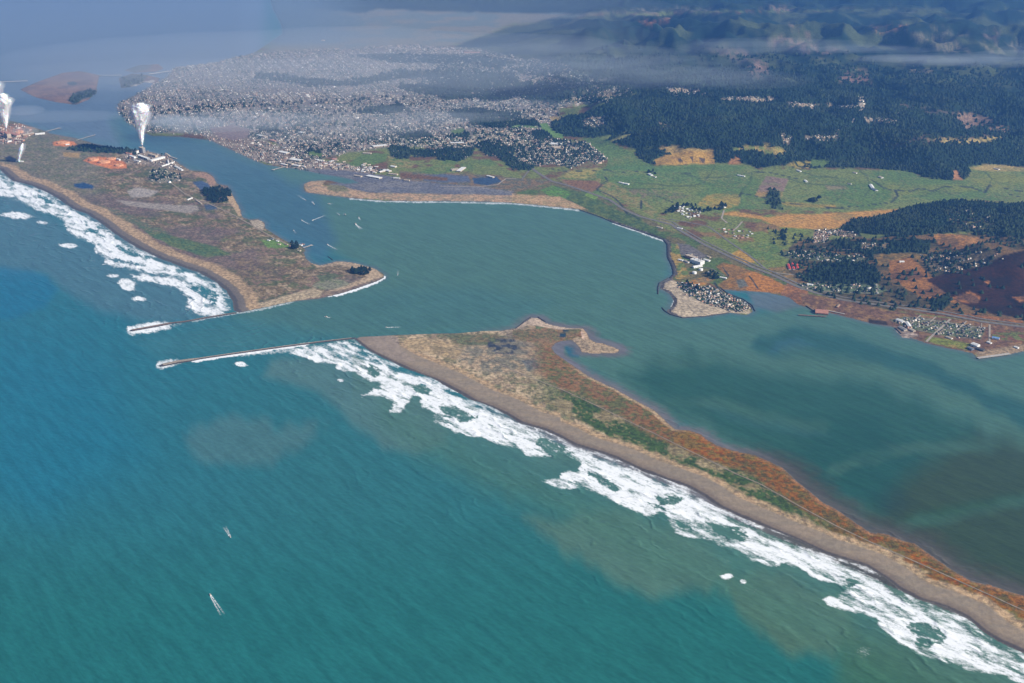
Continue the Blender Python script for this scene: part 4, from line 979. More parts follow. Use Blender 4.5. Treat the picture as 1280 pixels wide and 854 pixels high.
ASPH = plain('worn grey asphalt', (.165, .15, .13), .9, .15, .05); DIRT = plain('pale dirt track', (.27, .22, .16), .95, .2, .05); LANE = plain('pale gravel street', (.34, .29, .23), .95, .12, .05)
HWY = [(652,225),(664,209.5)], [(664,209.5),(672,216),(690,227),(708,231.5),(722,236),(745,244),(762,250),(780,262),(800,271),(822,276.5),(840,281),(846,286),(880,305.7),(909,319.6),(939,333.5),(965,343.5),(999,359.4),(1022,367),(1053,375),(1091,380.5),(1140,387),(1175,392),(1226,402),(1280,409),(1400,424)]
ribbon('highway', HWY[1], 30, ASPH, 1.6)
ribbon('highway', [(u + 1.5, v_ - 3.2) for u, v_ in HWY[1][9:]], 16, ASPH, 1.7)
ribbon('road', HWY[0], 16, ASPH)
for pts_, w_, mt in (([(838,274),(876,281),(888,285),(911,302),(937,320),(959,338)], 16, ASPH), ([(550,233),(600,233.5),(622,231),(633,223),(645,224)], 14, LANE),
                     ([(570,436),(600,444),(650,467),(704,488),(743,506),(784,526),(820,543),(854,560),(887,576),(923,594),(948,604),(996,631),(1044,657),(1092,679.5),(1125,694),(1173,715),(1208,731),(1290,768)], 6.5, DIRT),
                     ([(176,211),(165,216),(150,224),(141,230)], 10, DIRT), ([(214,229),(232,243),(250,251),(269,258),(296,271),(320,285),(341,297),(362,307),(378,311)], 13, DIRT), ([(236,248),(246,251),(254,257)], 12, DIRT),
                     ([(1158,427.5),(1188,399)], 15, LANE), ([(1133,411),(1151,394)], 10, LANE), ([(1193,416),(1208,402)], 10, LANE), ([(1160,405),(1170,396)], 9, LANE), ([(1237,406),(1237,428)], 11, LANE), ([(1227,404),(1226,422)], 8, DIRT),
                     ([(1130,397),(1160,400),(1230,411)], 8, LANE), ([(905,263),(902,273),(909,279)], 14, LANE), ([(928,277),(922,284),(916,289)], 13, LANE), ([(846,352),(858,362),(880,376),(905,386),(913,390)], 8, ASPH),
                     ([(1077,122),(1077,136),(1066,150),(1052,164),(1046,176)], 22, LANE), ([(990,119),(984,131)], 18, LANE), ([(1123,128),(1122,150)], 14, DIRT), ([(865,332),(890,336),(905,345)], 8, ASPH),
                     ([(1018,287),(1030,290),(1030,304)], 12, LANE), ([(1034,289),(1070,293)], 12, LANE), ([(1020,309),(1060,312),(1090,314)], 9, LANE), ([(1096,355),(1096,366)], 9, LANE), ([(1000,362),(1030,364),(1095,367)], 8, LANE),
                     ([(970,341),(1000,345)], 12, LANE), ([(1150,318),(1160,330),(1190,334),(1230,332)], 8, DIRT)):
    ribbon('road' if mt is not DIRT else 'track', pts_, w_, mt)


# ---- houses
def house_proto(L, D, H, wall, roof, wing=False):
    b = MB(); b.box(0, 0, -2, L, D, H + 2, 0, 0); b.gable(0, 0, H, L, D, D * .28, 0, 1)
    if wing: b.box(L * .22, D * .62, -2, L * .45, D * .6, H + 1.2, 0, 0); b.gable(L * .22, D * .62, H - .8, D * .7, L * .42, D * .2, math.pi / 2, 1)
    b.box(-L * .25, D * .12, H, 1.2, 1.2, D * .3 + 1, 0, 0)
    return b


HP = {}
for nm, wl, rf in (('white', 'white', 'white'), ('cream', 'cream', 'cream'), ('grey', 'grey', 'grey'), ('tan', 'cream', 'tan'), ('reddish', 'tan', 'rosy'), ('slate blue', 'grey', 'slate'), ('dark', 'tan', 'dark'), ('green', 'grey', 'green')):
    for w_ in (0, 1):
        o = house_proto(17, 11, 4.2, 0, 1, w_).build('house', [M[wl], M[rf]]); COL.objects.unlink(o); HP[nm, w_] = o
n_house = 0


def town_of(poly, n, place, group, weights, rot, jitter=.1, spacing=20, scale=1.0, rowgap=1.5):
    """houses along short streets inside the outline; each is a thing of its own"""
    global n_house
    Wp = np.array([at(*p_)[:2] for p_ in poly]); c = Wp.mean(0)
    cs, sn = math.cos(rot), math.sin(rot)
    Rp = (Wp - c) @ np.array([[cs, -sn], [sn, cs]])
    lo, hi = Rp.min(0), Rp.max(0)
    cand = []
    ry = lo[1]
    row = 0
    while ry < hi[1]:
        rx = lo[0]
        while rx < hi[0]:
            cand.append((rx + random.uniform(-3, 3), ry + random.uniform(-3, 3))); rx += spacing * random.uniform(.85, 1.25)
        ry += spacing * (rowgap if row % 2 else .95); row += 1
    cand = np.array(cand); _, ins = seg_dist(cand[:, 0], cand[:, 1], Rp)
    cand = cand[ins]; rng.shuffle(cand)
    names = list(weights)
    got = 0
    for rx, ry in cand[:n]:
        x = c[0] + rx * cs - ry * sn; y = c[1] + rx * sn + ry * cs
        k = random.choices(names, [weights[a] for a in names])[0]
        o = HP[k, random.random() < .35].copy(); COL.objects.link(o)
        o.location = (x, y, float(ground_z(x, y)[0])); o.rotation_euler = (0, 0, rot + random.choice((0, math.pi / 2)) + random.uniform(-jitter, jitter))
        s = scale * random.uniform(.8, 1.2); o.scale = (s, s * random.uniform(.85, 1.15), s * 1.0)
        tag(o, k + ' roofed house ' + place, 'house', group); n_house += 1; got += 1
    print('houses', place, got)


MIXED = {'white': 3, 'cream': 5, 'grey': 5, 'tan': 5, 'reddish': 3, 'slate blue': 3, 'dark': 5, 'green': 1}
town_of([(851,353),(868,355),(890,358),(900,364),(915,370),(932,378),(936,386),(928,391),(905,387),(880,379),(864,371),(852,362)], 118, 'packed on the sandy point beside the curved channel', 'houses packed on the sandy point', MIXED, .35, spacing=23, scale=.92, rowgap=1.3)
town_of([(842,258),(858,258),(876,265),(875,272),(862,275),(850,268),(842,263)], 34, 'in the compact tree lined court above the highway', 'houses in the court above the highway', {'white': 6, 'cream': 3, 'grey': 1}, .3, spacing=30, scale=1.15)
town_of([(898,285),(925,287),(941,291),(938,297),(915,300),(900,293)], 20, 'below the bare earth lots east of the tree lined court', 'houses below the bare earth lots', {'cream': 4, 'white': 3, 'reddish': 3, 'tan': 2}, .2, spacing=34, scale=1.15)
town_of([(1124,397),(1160,398),(1232,410),(1226,423),(1190,417),(1160,415),(1130,408)], 78, 'in the street grid of the lower right waterside village', 'houses in the waterside street grid', {'cream': 1, 'green': 7, 'grey': 4, 'slate blue': 4, 'dark': 9}, .72, spacing=27, scale=.85)
town_of([(1012,354),(1060,356),(1098,357),(1104,364),(1060,365),(1014,361)], 30, 'in the green park strip between dark wood and highway', 'houses between wood and highway', {'green': 7, 'slate blue': 3, 'grey': 3, 'dark': 3}, .1, spacing=27, scale=.85)
town_of([(976,315),(1010,315),(1075,322),(1078,327),(1030,326),(985,323)], 20, 'among trees on the lower hillside street above the dark wood', 'houses on the lower hillside street', {'white': 1, 'green': 4, 'grey': 3, 'slate blue': 3, 'dark': 2}, .1, spacing=30, scale=.95)


# ---- large buildings: walls and a roof of their own
BN = {'shed': 'industrial sheds and warehouses'}


def building(name, label, cat, a, b_, width, h, wall='cream', roof='white', group=None, pitched=True, extra=None):
    """a long building whose axis runs between two spots of the photograph"""
    A = at(*a); B_ = at(*b_)
    L = max(8, math.hypot(B_[0] - A[0], B_[1] - A[1])); rot = math.atan2(B_[1] - A[1], B_[0] - A[0])
    cx, cy = (A[0] + B_[0]) / 2, (A[1] + B_[1]) / 2
    z = max(1.5, float(ground_z(cx, cy)[0]))
    root = thing(name, label, cat, (cx, cy, z), rot, group)
    m = MB(); m.box(0, 0, -4, L, width, h + 4); m.build('wall', M[wall], root)
    m = MB()
    if pitched: m.gable(0, 0, h, L, width, width * .16, 0)
    else: m.box(0, 0, h, L + 1, width + 1, 1.0)
    rf = m.build('roof', M[roof], root)
    if h > 5:
        d = MB()
        for k in range(max(1, int(L / 30))):
            d.box(-L / 2 + 15 + 30 * k, -width / 2 - .05, 0, 5, .3, 4.2)
        d.build('loading_door', M['dark'], root)
    if extra:
        for ex, ey, ew, eh in extra:
            e = MB(); e.box(ex * L / 2, ey * width / 2, h, ew, ew, eh); e.build('roof_vent', M['grey'], root)
    return root


def tank(label, u, v_, r_, h, mat='white', group=None):
    x, y, z = at(u, v_); z = max(z, 1.5)
    root = thing('storage_tank', label, 'storage tank', (x, y, z), 0, group)
    m = MB(); m.lathe(0, 0, [(r_, -3), (r_, h)], 20); m.build('wall', M[mat], root, True)
    m = MB(); m.lathe(0, 0, [(r_ + .2, h), (r_ * .7, h + r_ * .12), (.1, h + r_ * .18)], 20); m.build('roof', M[mat], root, True)
    return root


def chimney(label, u, v_, r_, h, mat='concrete', group=None):
    x, y, z = at(u, v_); z = max(z, 1.5)
    root = thing('chimney', label, 'chimney', (x, y, z), 0, group)
    m = MB(); m.lathe(0, 0, [(r_ * 1.5, -3), (r_ * 1.1, h * .5), (r_, h)], 12); m.build('shaft', M[mat], root, True)
    m = MB(); m.lathe(0, 0, [(r_ * 1.25, h - 4), (r_ * 1.25, h + 1)], 12); m.build('rim', M['dark'], root, True)
    return x, y, z + h


# power station and its neighbours
PG = 'power station buildings'
building('power_station_hall', 'largest pale hall in the middle of the power station', 'power station', (865,327), (878,331), 48, 24, 'white', 'white', PG, False, ((-.5, 0, 8, 6), (.3, 0, 8, 6)))
building('power_station_hall', 'rosy brick hall on the upper side of the power station', 'power station', (858,321), (870,325), 34, 18, 'rosy', 'cream', PG, False)
building('power_station_hall', 'long low white hall at the lower rim of the power station', 'power station', (866,335), (877,333), 26, 10, 'white', 'white', PG)
building('warehouse', 'small white warehouse nearest the sea wall beside the power station', 'warehouse', (848,325), (854,326.5), 20, 7, 'white', 'white', PG)
building('warehouse', 'white warehouse between sea wall and brick hall of the power station', 'warehouse', (856,326.5), (861,329), 18, 8, 'white', 'cream', PG)
building('warehouse', 'pair of joined white sheds on the highway side of the power station', 'warehouse', (880,325), (887,327), 22, 8, 'white', 'white', PG)
building('warehouse', 'cream shed on the far right of the power station yard', 'warehouse', (884,321), (888,322.5), 16, 6, 'cream', 'cream', PG)
building('warehouse', 'small grey shed on the upper left of the power station', 'warehouse', (860,317), (865,318.5), 16, 6, 'cream', 'grey', PG)
building('warehouse', 'isolated white shed south of the power station by the marsh', 'warehouse', (900,347), (908,348.5), 18, 6, 'white', 'white')
tank('big white storage tank nearest the shore below the power station', 868, 342, 16, 13)
tank('big white storage tank beside the halls of the power station', 876, 338, 15, 13)
tank('small pale storage tank right of the two big tanks', 886, 341, 8, 7)
chimney('slim pale chimney at the upper end of the power station hall', 871, 327, 3.2, 46)
chimney('slim pale chimney at the lower end of the power station hall', 876, 329.5, 3.2, 46)
building('house_block', 'white farmstead block near the foot of the tan lots', 'farm building', (846.5,285.5), (853,286.5), 18, 6, 'white', 'white')
building('house_block', 'white roadside block left of the highway junction', 'farm building', (821,284), (828,285.5), 18, 6, 'white', 'cream')
for k, (a, b_) in enumerate((((985,331), (987.5,337.5)), ((990,330), (992.5,337.5)), ((995,330), (997.5,337)))):
    building('long_shed', ('leftmost', 'middle', 'rightmost')[k] + ' of the three parallel red roofed sheds above the highway', 'shed', a, b_, 17, 7, 'white', 'red', 'parallel red roofed sheds')
building('shed', 'bright white shed beside the highway at the foot of the dark wood', 'shed', (1009,356), (1016,357), 22, 7, 'white', 'white')
building('shed', 'lone white shed on the bare orange hillside', 'shed', (1124,328), (1130,327.5), 20, 7, 'white', 'white')
building('dock_warehouse', 'rust red roofed warehouse standing on the dock by the mudflat', 'warehouse', (1019,391), (1035,392), 70, 9, 'rosy', 'rosy')
building('shed', 'small rust roofed shed ashore behind the red dock warehouse', 'shed', (1046,385), (1049,381.5), 14, 6, 'rosy', 'tan')
FL = 'waterfront works of the lower right village'
for a, b_, w_, h_, wl, rf, lb in (((1121,400.5),(1129,404),26,10,'white','white','white roofed works at the upper end of the village waterfront'), ((1124,410),(1132,414),26,10,'cream','grey','grey works building on the quay corner of the village'),
                            ((1133,404),(1137,410),24,10,'rosy','white','white and rosy shed in the middle of the village works'), ((1137,412),(1143,415),20,8,'cream','cream','cream shed on the right of the village works'),
                            ((1183,421.5),(1190,424),18,6,'white','cream','lone cream shed on the grass between village streets and shore'), ((1215,431),(1223,434),34,12,'white','white','large white boatyard hall near the wharf'),
                            ((1210,435),(1216,438),22,8,'slate','slate','slate roofed shed left of the white boatyard hall'), ((1221,436),(1230,439),26,8,'dark','dark','dark roofed shed between boatyard hall and wharf'),
                            ((1240,423),(1249,424.5),24,9,'white','blue','blue roofed hall right of the village streets'), ((1234,428),(1239,430),16,6,'white','white','small white hut at the end of the last village street'),
                            ((1268,434),(1273,436),16,6,'white','white','white hut on the wharf road at the right edge')):
    building('shed', lb, 'shed', a, b_, w_, h_, wl, rf, FL)
FG = 'farm buildings in the green valley'
for a, b_, w_, h_, rf, lb in (((774,228.5),(779,229.5),22,7,'white','left white barn of the pair near the road bend'), ((780,230),(786,231),26,8,'white','right white barn of the pair near the road bend'), ((811,218),(815,220),26,8,'white','larger white barn in the middle of the green meadow'),
                          ((816,221),(820,222),20,7,'cream','smaller cream barn in the middle of the green meadow'), ((922,219.5),(931,221),20,7,'white','long white barn at the wood edge left of the ploughed field'),
                          ((1088,231.5),(1091,236),30,8,'white','upper white barn on the winding creek'), ((1090,236.5),(1096,239),26,8,'slate','grey barn beside the winding creek'), ((1099,221.5),(1103,223),26,8,'cream','cream barn between wood and winding creek'),
                          ((1006,226),(1008.5,228),22,7,'white','small white barn right of the ploughed field'), ((899,261),(906,259),30,8,'grey','grey roofed barn above the bare earth lots'), ((1067,216),(1071,217),20,7,'cream','cream shed at the foot of the wooded ridge'),
                          ((996,213),(1001,215),22,7,'white','white shed among orchards under the ridge'), ((1243,211),(1249,212.5),26,7,'cream','cream barn in the far right corner of the valley'), ((1060,230),(1064,230.5),18,6,'grey','small grey barn in the middle of the long meadow')):
    building('barn', lb, 'barn', a, b_, w_, h_, 'white', rf, FG)

# waterfront of the town
WG = 'waterfront warehouses of the town'
WF = [((349,190),(360,192.5),50,'white','isolated white warehouse on the bare flat left of the boat basin'), ((363,199.5),(377,201.5),60,'white','largest white warehouse beside the town pier'), ((352,205.5),(358,207),30,'white','white shed at the root of the town pier'),
      ((359,204),(366,206),30,'cream','cream shed between pier and largest white warehouse'), ((367,207),(375,208.5),36,'white','white shed on the shore just right of the town pier'), ((378,208.5),(382,209.5),20,'white','small white shed at the water right of the pier'),
      ((459,220.5),(476,223.5),46,'white','long bright warehouse on the river shore'), ((443,220),(452,221.5),28,'cream','cream warehouse left of the long bright one'), ((474,216),(485,213),28,'white','slanting white warehouse above the long bright one'),
      ((489,208.5),(495,209.5),36,'white','white block right of the slanting warehouse'), ((338,175.5),(346,177.5),40,'rosy','rosy warehouse above the boat basin'), ((347,177),(356,180),36,'cream','cream warehouse at the upper quay of the boat basin'),
      ((321,169.5),(328,170.5),40,'white','white warehouse near the upper end of the town shore'), ((329,170.5),(333,172),40,'cream','cream shed beside the upper shore warehouse'), ((374,166),(380,167),50,'white','white block inland of the boat basin'),
      ((454,192),(464,192.5),34,'cream','cream school block on the green field edge'), ((466,184),(483,182),60,'white','broad white block above the green field'), ((564,213),(573,212),40,'cream','left cream block beside the long green pasture'),
      ((573,215),(580,210),44,'white','white block beside the long green pasture'), ((609,220.5),(617,222.5),26,'white','lone white shed between pasture and pond'), ((563,179.5),(580,179),44,'white','long white block above the wooded gully'),
      ((584,177.5),(594,177),40,'cream','cream block right of the long white gully block'), ((688,180),(702,181),90,'white','bright school complex among the houses at the pasture'), ((690,185),(699,184),60,'cream','cream hall below the bright school complex'),
      ((480,213),(488,215),36,'white','white shed between river shore and green field'), ((492,223.5),(500,224),24,'white','white hut on the marsh edge of the river'), ((505,226),(512,226.5),22,'cream','cream hut on the river marsh'),
      ((486,218),(497,219),30,'cream','cream warehouse above the river marsh'), ((580,66.5),(600,66),90,'rosy','pinkish complex on the far side of the town under the hills'), ((402,51),(406,51),70,'cream','tiny cream block on the far plain')]
for a, b_, w_, rf, lb in WF:
    building('warehouse', lb, 'warehouse', a, b_, w_, 9, 'cream', rf, WG, pitched=w_ < 40)
packed = 0
for poly, n in (([(394,200),(412,197),(430,203),(434,210),(420,212),(405,210),(393,206)], 34), ([(437,208),(455,205),(471,209),(472,216),(455,216),(438,213)], 26)):
    P_ = np.array(poly, float)
    while n > 0:
        u_ = random.uniform(P_[:, 0].min(), P_[:, 0].max()); v_ = random.uniform(P_[:, 1].min(), P_[:, 1].max())
        if not seg_dist(np.array([u_]), np.array([v_]), P_)[1][0]: continue
        n -= 1; packed += 1
        k = random.choice(['white', 'white', 'cream', 'grey', 'rosy', 'cream'])
        side_ = 'left' if u_ < 435 else 'right'
        building('shed', k + ' roofed shed in the ' + side_ + ' cluster of works behind the river mouth', 'shed', (u_, v_), (u_ + random.uniform(2.5, 4.5), v_ + random.uniform(-.6, .8)), random.uniform(16, 26), 7, 'cream', k, 'packed works sheds behind the river mouth')

# ---- pulp mills on the far spit
MG = 'buildings of the nearer pulp mill'
for a, b_, w_, h_, wl, rf, lb in (((175.5,190),(180.5,191.5),30,52,'grey','cream','tall boiler house under the big steam plume'), ((173,195.5),(186,200),30,16,'grey','white','long grey hall in front of the boiler house'),
                            ((188,202),(205,197.5),34,14,'white','white','longest white hall of the nearer mill'), ((187,194),(196,196.5),30,16,'cream','cream','cream hall behind the longest white hall'),
                            ((202,208.5),(217,204),16,9,'white','white','narrow white conveyor hall right of the mill'), ((219,208.5),(228,213.5),22,9,'white','white','white shed on the shore at the mill end'),
                            ((210,201),(211,206),12,10,'white','white','short white cross hall on the conveyor hall'), ((163,196),(169,198),26,14,'white','white','white shed between orange chips and boiler house'),
                            ((170,192.5),(173.5,191),18,26,'white','cream','narrow tower block left of the boiler house'), ((158,192),(164,193.5),24,10,'rosy','rosy','rosy shed above the orange chip heap'),
                            ((207,193),(212,196),18,8,'cream','cream','cream shed on the mill dock'), ((168,201),(175,202.5),20,9,'white','white','low white shed in front of the mill'), ((146,200),(150,201),16,14,'white','white','white silo block inside the orange chip yard'),
                            ((213,205),(222,209),12,8,'cream','tan','tan roofed shed beside the conveyor hall')):
    building('mill_building', lb, 'mill building', a, b_, w_, h_, wl, rf, MG, pitched=h_ < 12)
building('house_block', 'white roadside house on the grey flat of the far spit', 'house', (234,250.5), (240,248), 18, 6, 'white', 'white')
building('shed', 'long pale shed beside the road on the far spit', 'shed', (245,250.5), (252,255), 12, 5, 'cream', 'cream')
cx_, cy_, cz_ = chimney('tall concrete chimney of the nearer mill, source of the big plume', 179, 189, 4.5, 60)
LG = 'buildings of the farther pulp mill'
for a, b_, w_, h_, wl, rf, lb in (((8,170),(12,173),40,48,'cream','rosy','tall boiler house of the farther mill'), ((14,168),(24,171),50,18,'cream','rosy','rosy hall right of the farther boiler house'), ((28,170),(42,167.5),40,12,'tan','cream','long cream storage hall by the farther mill dock'),
                            ((44,168.5),(56,167.5),36,10,'white','white','white warehouse at the foot of the farther dock'), ((9,178),(14,177),30,10,'white','white','white shed at the lower corner of the farther mill'), ((18,175.5),(30,176.5),34,12,'rosy','cream','cream and rosy hall in the lower yard of the farther mill'),
                            ((20,163.5),(28,163),34,14,'rosy','rosy','rosy hall on the water side of the farther mill'), ((2,166),(6,168),34,12,'tan','rosy','reddish hall at the left edge of the photo'), ((30,161),(38,163),30,9,'cream','tan','tan shed on the channel shore of the farther mill'),
                            ((20,202.5),(29,202.5),16,9,'white','white','lone white plant with a thin wisp of steam in the scrub'), ((82,181.5),(87,181),20,8,'white','white','white hut beside the small orange heap')):
    building('mill_building', lb, 'mill building', a, b_, w_, h_, wl, rf, LG, pitched=h_ < 14)
chimney('tall chimney of the farther mill under its plume', 9, 169, 4.5, 75)


def chip_pile(label, u, v_, L, D, h, mat='chips'):
    x, y, z = at(u, v_)
    n = 26; vs = []; fs = []
    rr = np.random.default_rng(int(u * 10)); 
    gx = np.linspace(-1, 1, n)
    for j in gx:
        for i in gx:
            q_ = max(0, 1 - (i * i + j * j)); nz = float(fbm(np.array([i * 3 + u]), np.array([j * 3]), 5, 3)[0])
            vs.append((i * L / 2, j * D / 2, -3 + (h + 3) * min(1, 2.6 * q_) * (.45 + .9 * nz)))
    fs = [(j * n + i, j * n + i + 1, (j + 1) * n + i + 1, (j + 1) * n + i) for j in range(n - 1) for i in range(n - 1)]
    b = MB(); b.add(vs, fs); o = b.build('wood_chip_pile', M[mat]); o.location = (x, y, z); o.rotation_euler = (0, 0, .1)
    return tag(o, label, 'wood chip pile', 'wood chip piles on the far spit')


chip_pile('large orange wood chip pile at the left end of the big chip yard', 117, 200, 110, 120, 14); chip_pile('orange wood chip pile in the middle of the big chip yard', 130, 203, 130, 110, 16); chip_pile('orange wood chip pile at the right end of the big chip yard', 149, 207, 90, 110, 12); chip_pile('orange wood chip pile on the upper side of the big chip yard', 139, 199, 110, 90, 12)
chip_pile('smaller orange wood chip pile above the dark strip by the long pier', 79, 179, 150, 120, 14)
chip_pile('pale orange wood chip pile within the farther mill yard', 24, 166, 90, 160, 16)


# ---- piers
def pier(label, a, b_, width, cat='pier', z=4.5, head=None, mat='concrete'):
    A = ground(*a); B_ = ground(*b_)
    L = math.hypot(B_[0] - A[0], B_[1] - A[1]); rot = math.atan2(B_[1] - A[1], B_[0] - A[0])
    root = thing('pier', label, cat, (A[0], A[1], 0), rot)
    m = MB(); m.box(L / 2, 0, z, L, width, 1.2)
    m.build('deck', M[mat], root)
    if head: m = MB(); m.box(L - head[0] / 2 + 3, 0, z + .1, head[0], head[1], 1.4); m.build('pier_head', M[mat], root)
    n = min(24, max(3, int(L / 18)))
    for k in range(n):
        m = MB(); m.box(L * (k + .5) / n, 0, -4, 1.5, width * .8, z + 3.99); m.build('piling', M['wood'], root)
    return root


pier('pale pier running from the town shore into the channel', (356,209), (340.5,213), 16, head=(20, 34))
pier('long dock of the farther mill ending in an angled head', (57,165), (75,160.5), 18, head=(30, 40))
pier('thin long pier beside the small orange heap', (95,176), (119,169), 12)
pier('short pier at the white roofed station in the cove', (379,310.5), (390,307.2), 14, head=(20, 26))
pier('long pier left of the red dock warehouse', (1033,396.5), (998,394.5), 14, mat='wood')
pier('slanting plank pier above the red dock warehouse', (1018,389), (1008,382.5), 10, mat='wood')
pier('low dock right of the red dock warehouse', (1035,389), (1056,393.5), 10)
pier('grey dock on the shore of the nearer mill', (206,194), (221,199), 14)
pier('plank quay at the works of the waterside village', (1121,411), (1128,418), 14, mat='wood')
pier('pale wharf along the shore at the lower right', (1222,448.5), (1262,443), 22)
wf = thing('bridge', 'thin pale bridge from the left edge to the brown island', 'bridge', (0, 0, 0))


def bridge(label, a, b_, root=None):
    A = ground(*a); B_ = ground(*b_); L = math.hypot(B_[0] - A[0], B_[1] - A[1]); rot = math.atan2(B_[1] - A[1], B_[0] - A[0])
    if root is None: root = thing('bridge', label, 'bridge', (0, 0, 0))
    root.location = (A[0], A[1], 0); root.rotation_euler = (0, 0, rot); root['group'] = 'bridges across the islands'
    m = MB(); m.box(L / 2, 0, 14, L, 24, 3); m.build('deck', M['concrete'], root)
    for s in (-1, 1):
        m = MB(); m.box(L / 2, s * 11.5, 17.01, L, .8, 1.2); m.build('railing', M['cream'], root)
    n = int(min(40, L / 60))
    for k in range(n):
        m = MB(); m.box(L * (k + .5) / n, 0, -5, 3, 18, 18.9); m.build('pier', M['grey'], root)


bridge(None, (-60,106.5), (35,102.5), wf)
bridge('short pale bridge between the brown island and the marshy island', (122,95.5), (152,95.5))
bridge('short pale bridge from the marshy island to the town', (186,94), (214,90))

# houses of the coast guard cove on the far spit and beside the mill
for k, (u_, v_, c_) in enumerate(((336,301,'white'), (340,299.5,'slate blue'), (347,302,'white'), (349,306,'cream'), (358,306,'tan'), (364,309,'reddish'), (371,311,'dark'), (376,307,'white'), (379,306,'reddish'), (374,314,'cream'))):
    x, y, z = at(u_, v_); o = HP[c_, k % 2].copy(); COL.objects.link(o); o.location = (x, y, z); o.rotation_euler = (0, 0, -.5); o.scale = (1.3, 1.3, 1.2)
    tag(o, c_ + ' roofed house on the cove behind the far spit tip', 'house', 'houses on the cove of the far spit'); n_house += 1
print('individual houses', n_house)


# ---- trees that stand alone or in small groves
def crown_mesh(seed, H, R):
    """crown of many leaf clumps spread through an uneven volume"""
    rr = np.random.default_rng(seed); b = MB()
    for k in range(90):
        t_ = rr.uniform(0, 1) ** .8; a_ = rr.uniform(0, 6.283); rad = R * (1 - .75 * t_) * rr.uniform(.35, 1.05); s = R * rr.uniform(.16, .34) * (1.1 - .5 * t_)
        c = np.array((rad * math.cos(a_), rad * math.sin(a_), H * (.18 + .80 * t_)))
        ax = rr.normal(size=(6, 3)) * .35
        O = np.array([(1, 0, 0), (-1, 0, 0), (0, 1, 0), (0, -1, 0), (0, 0, .8), (0, 0, -.6)]) + ax
        b.add([tuple(c + s * o_) for o_ in O], [(0, 2, 4), (2, 1, 4), (1, 3, 4), (3, 0, 4), (2, 0, 5), (1, 2, 5), (3, 1, 5), (0, 3, 5)])
    return b


TP = []
for s_ in range(4):
    root = bpy.data.objects.new('evergreen_tree', None)
    COL.objects.link(root)
    m = MB(); m.lathe(0, 0, [(1.1, -2), (.7, 8), (.2, 17)], 6)
    for q_ in range(4): m.box(1.6 * math.cos(q_ * 1.6), 1.6 * math.sin(q_ * 1.6), 6 + 2 * q_, 3.5, .4, .4, q_ * 1.6)
    m.build('trunk', M['trunk'], root); crown_mesh(s_, 21 + 2 * s_, 10 + 1.3 * s_).build('crown', M['leaf'], root)
    TP.append(root)
TREES = [([(253,238),(262,236),(276,234),(288,238),(289,246),(284,252),(272,255),(262,251),(256,244)], 150, 'dark evergreen tree in the dense grove on the far spit shore', 'trees of the grove on the far spit shore'),
         ([(440,338),(452,336),(462,338),(464,343),(452,344),(441,342)], 46, 'dark evergreen tree in the small grove on the far spit tip', 'trees of the small grove on the far spit tip'),
         ([(361,303),(367,302),(373,308),(374,313),(366,311)], 12, 'dark evergreen tree between the houses of the far spit cove', 'trees at the far spit cove'),
         ([(838,261),(846,256),(866,256),(878,263),(876,266),(860,259),(848,260),(843,266),(832,270),(830,268)], 32, 'dark tree in the windbreak round the white housing court', 'trees round the white housing court'),
         ([(878,262),(900,259),(901,256),(907,258),(906,262),(880,265)], 16, 'dark tree in the hedgerow between housing court and grey barn', 'hedgerow trees by the grey barn'),
         ([(858,352),(868,358),(880,362),(872,366),(858,360)], 8, 'small dark tree among the packed houses of the sandy point', 'trees among the packed houses'),
         ([(890,340),(900,344),(898,350),(888,348),(880,342)], 12, 'dark tree on the marsh edge below the power station', 'trees below the power station'),
         ([(1010,249),(1024,247),(1028,252),(1012,256)], 14, 'dark tree in the clump on the creek under the meadow', 'trees of the creek clump'),
         ([(975,290),(982,288),(988,296),(978,300)], 10, 'dark tree beside the lane right of the bare earth lots', 'trees right of the bare earth lots'),
         ([(810,215),(817,214),(820,218),(812,218)], 6, 'tree beside the white barn in the middle of the meadow', 'trees at the meadow barn')]
for poly, n, lb, gp in TREES:
    P_ = np.array(poly, float); k = 0
    while k < n:
        u_ = random.uniform(P_[:, 0].min(), P_[:, 0].max()); v_ = random.uniform(P_[:, 1].min(), P_[:, 1].max())
        if not seg_dist(np.array([u_]), np.array([v_]), P_)[1][0]: continue
        k += 1
        x, y, z = at(u_, v_)
        o = copy_tree(random.choice(TP)); o.location = (x, y, z); s = random.uniform(.9, 1.4); o.scale = (s, s, s * random.uniform(.8, 1.15)); o.rotation_euler = (0, 0, random.uniform(0, 6.28))
        tag(o, lb, 'tree', gp)
for o in TP:
    for c in list(o.children): bpy.data.objects.remove(c)
    bpy.data.objects.remove(o)


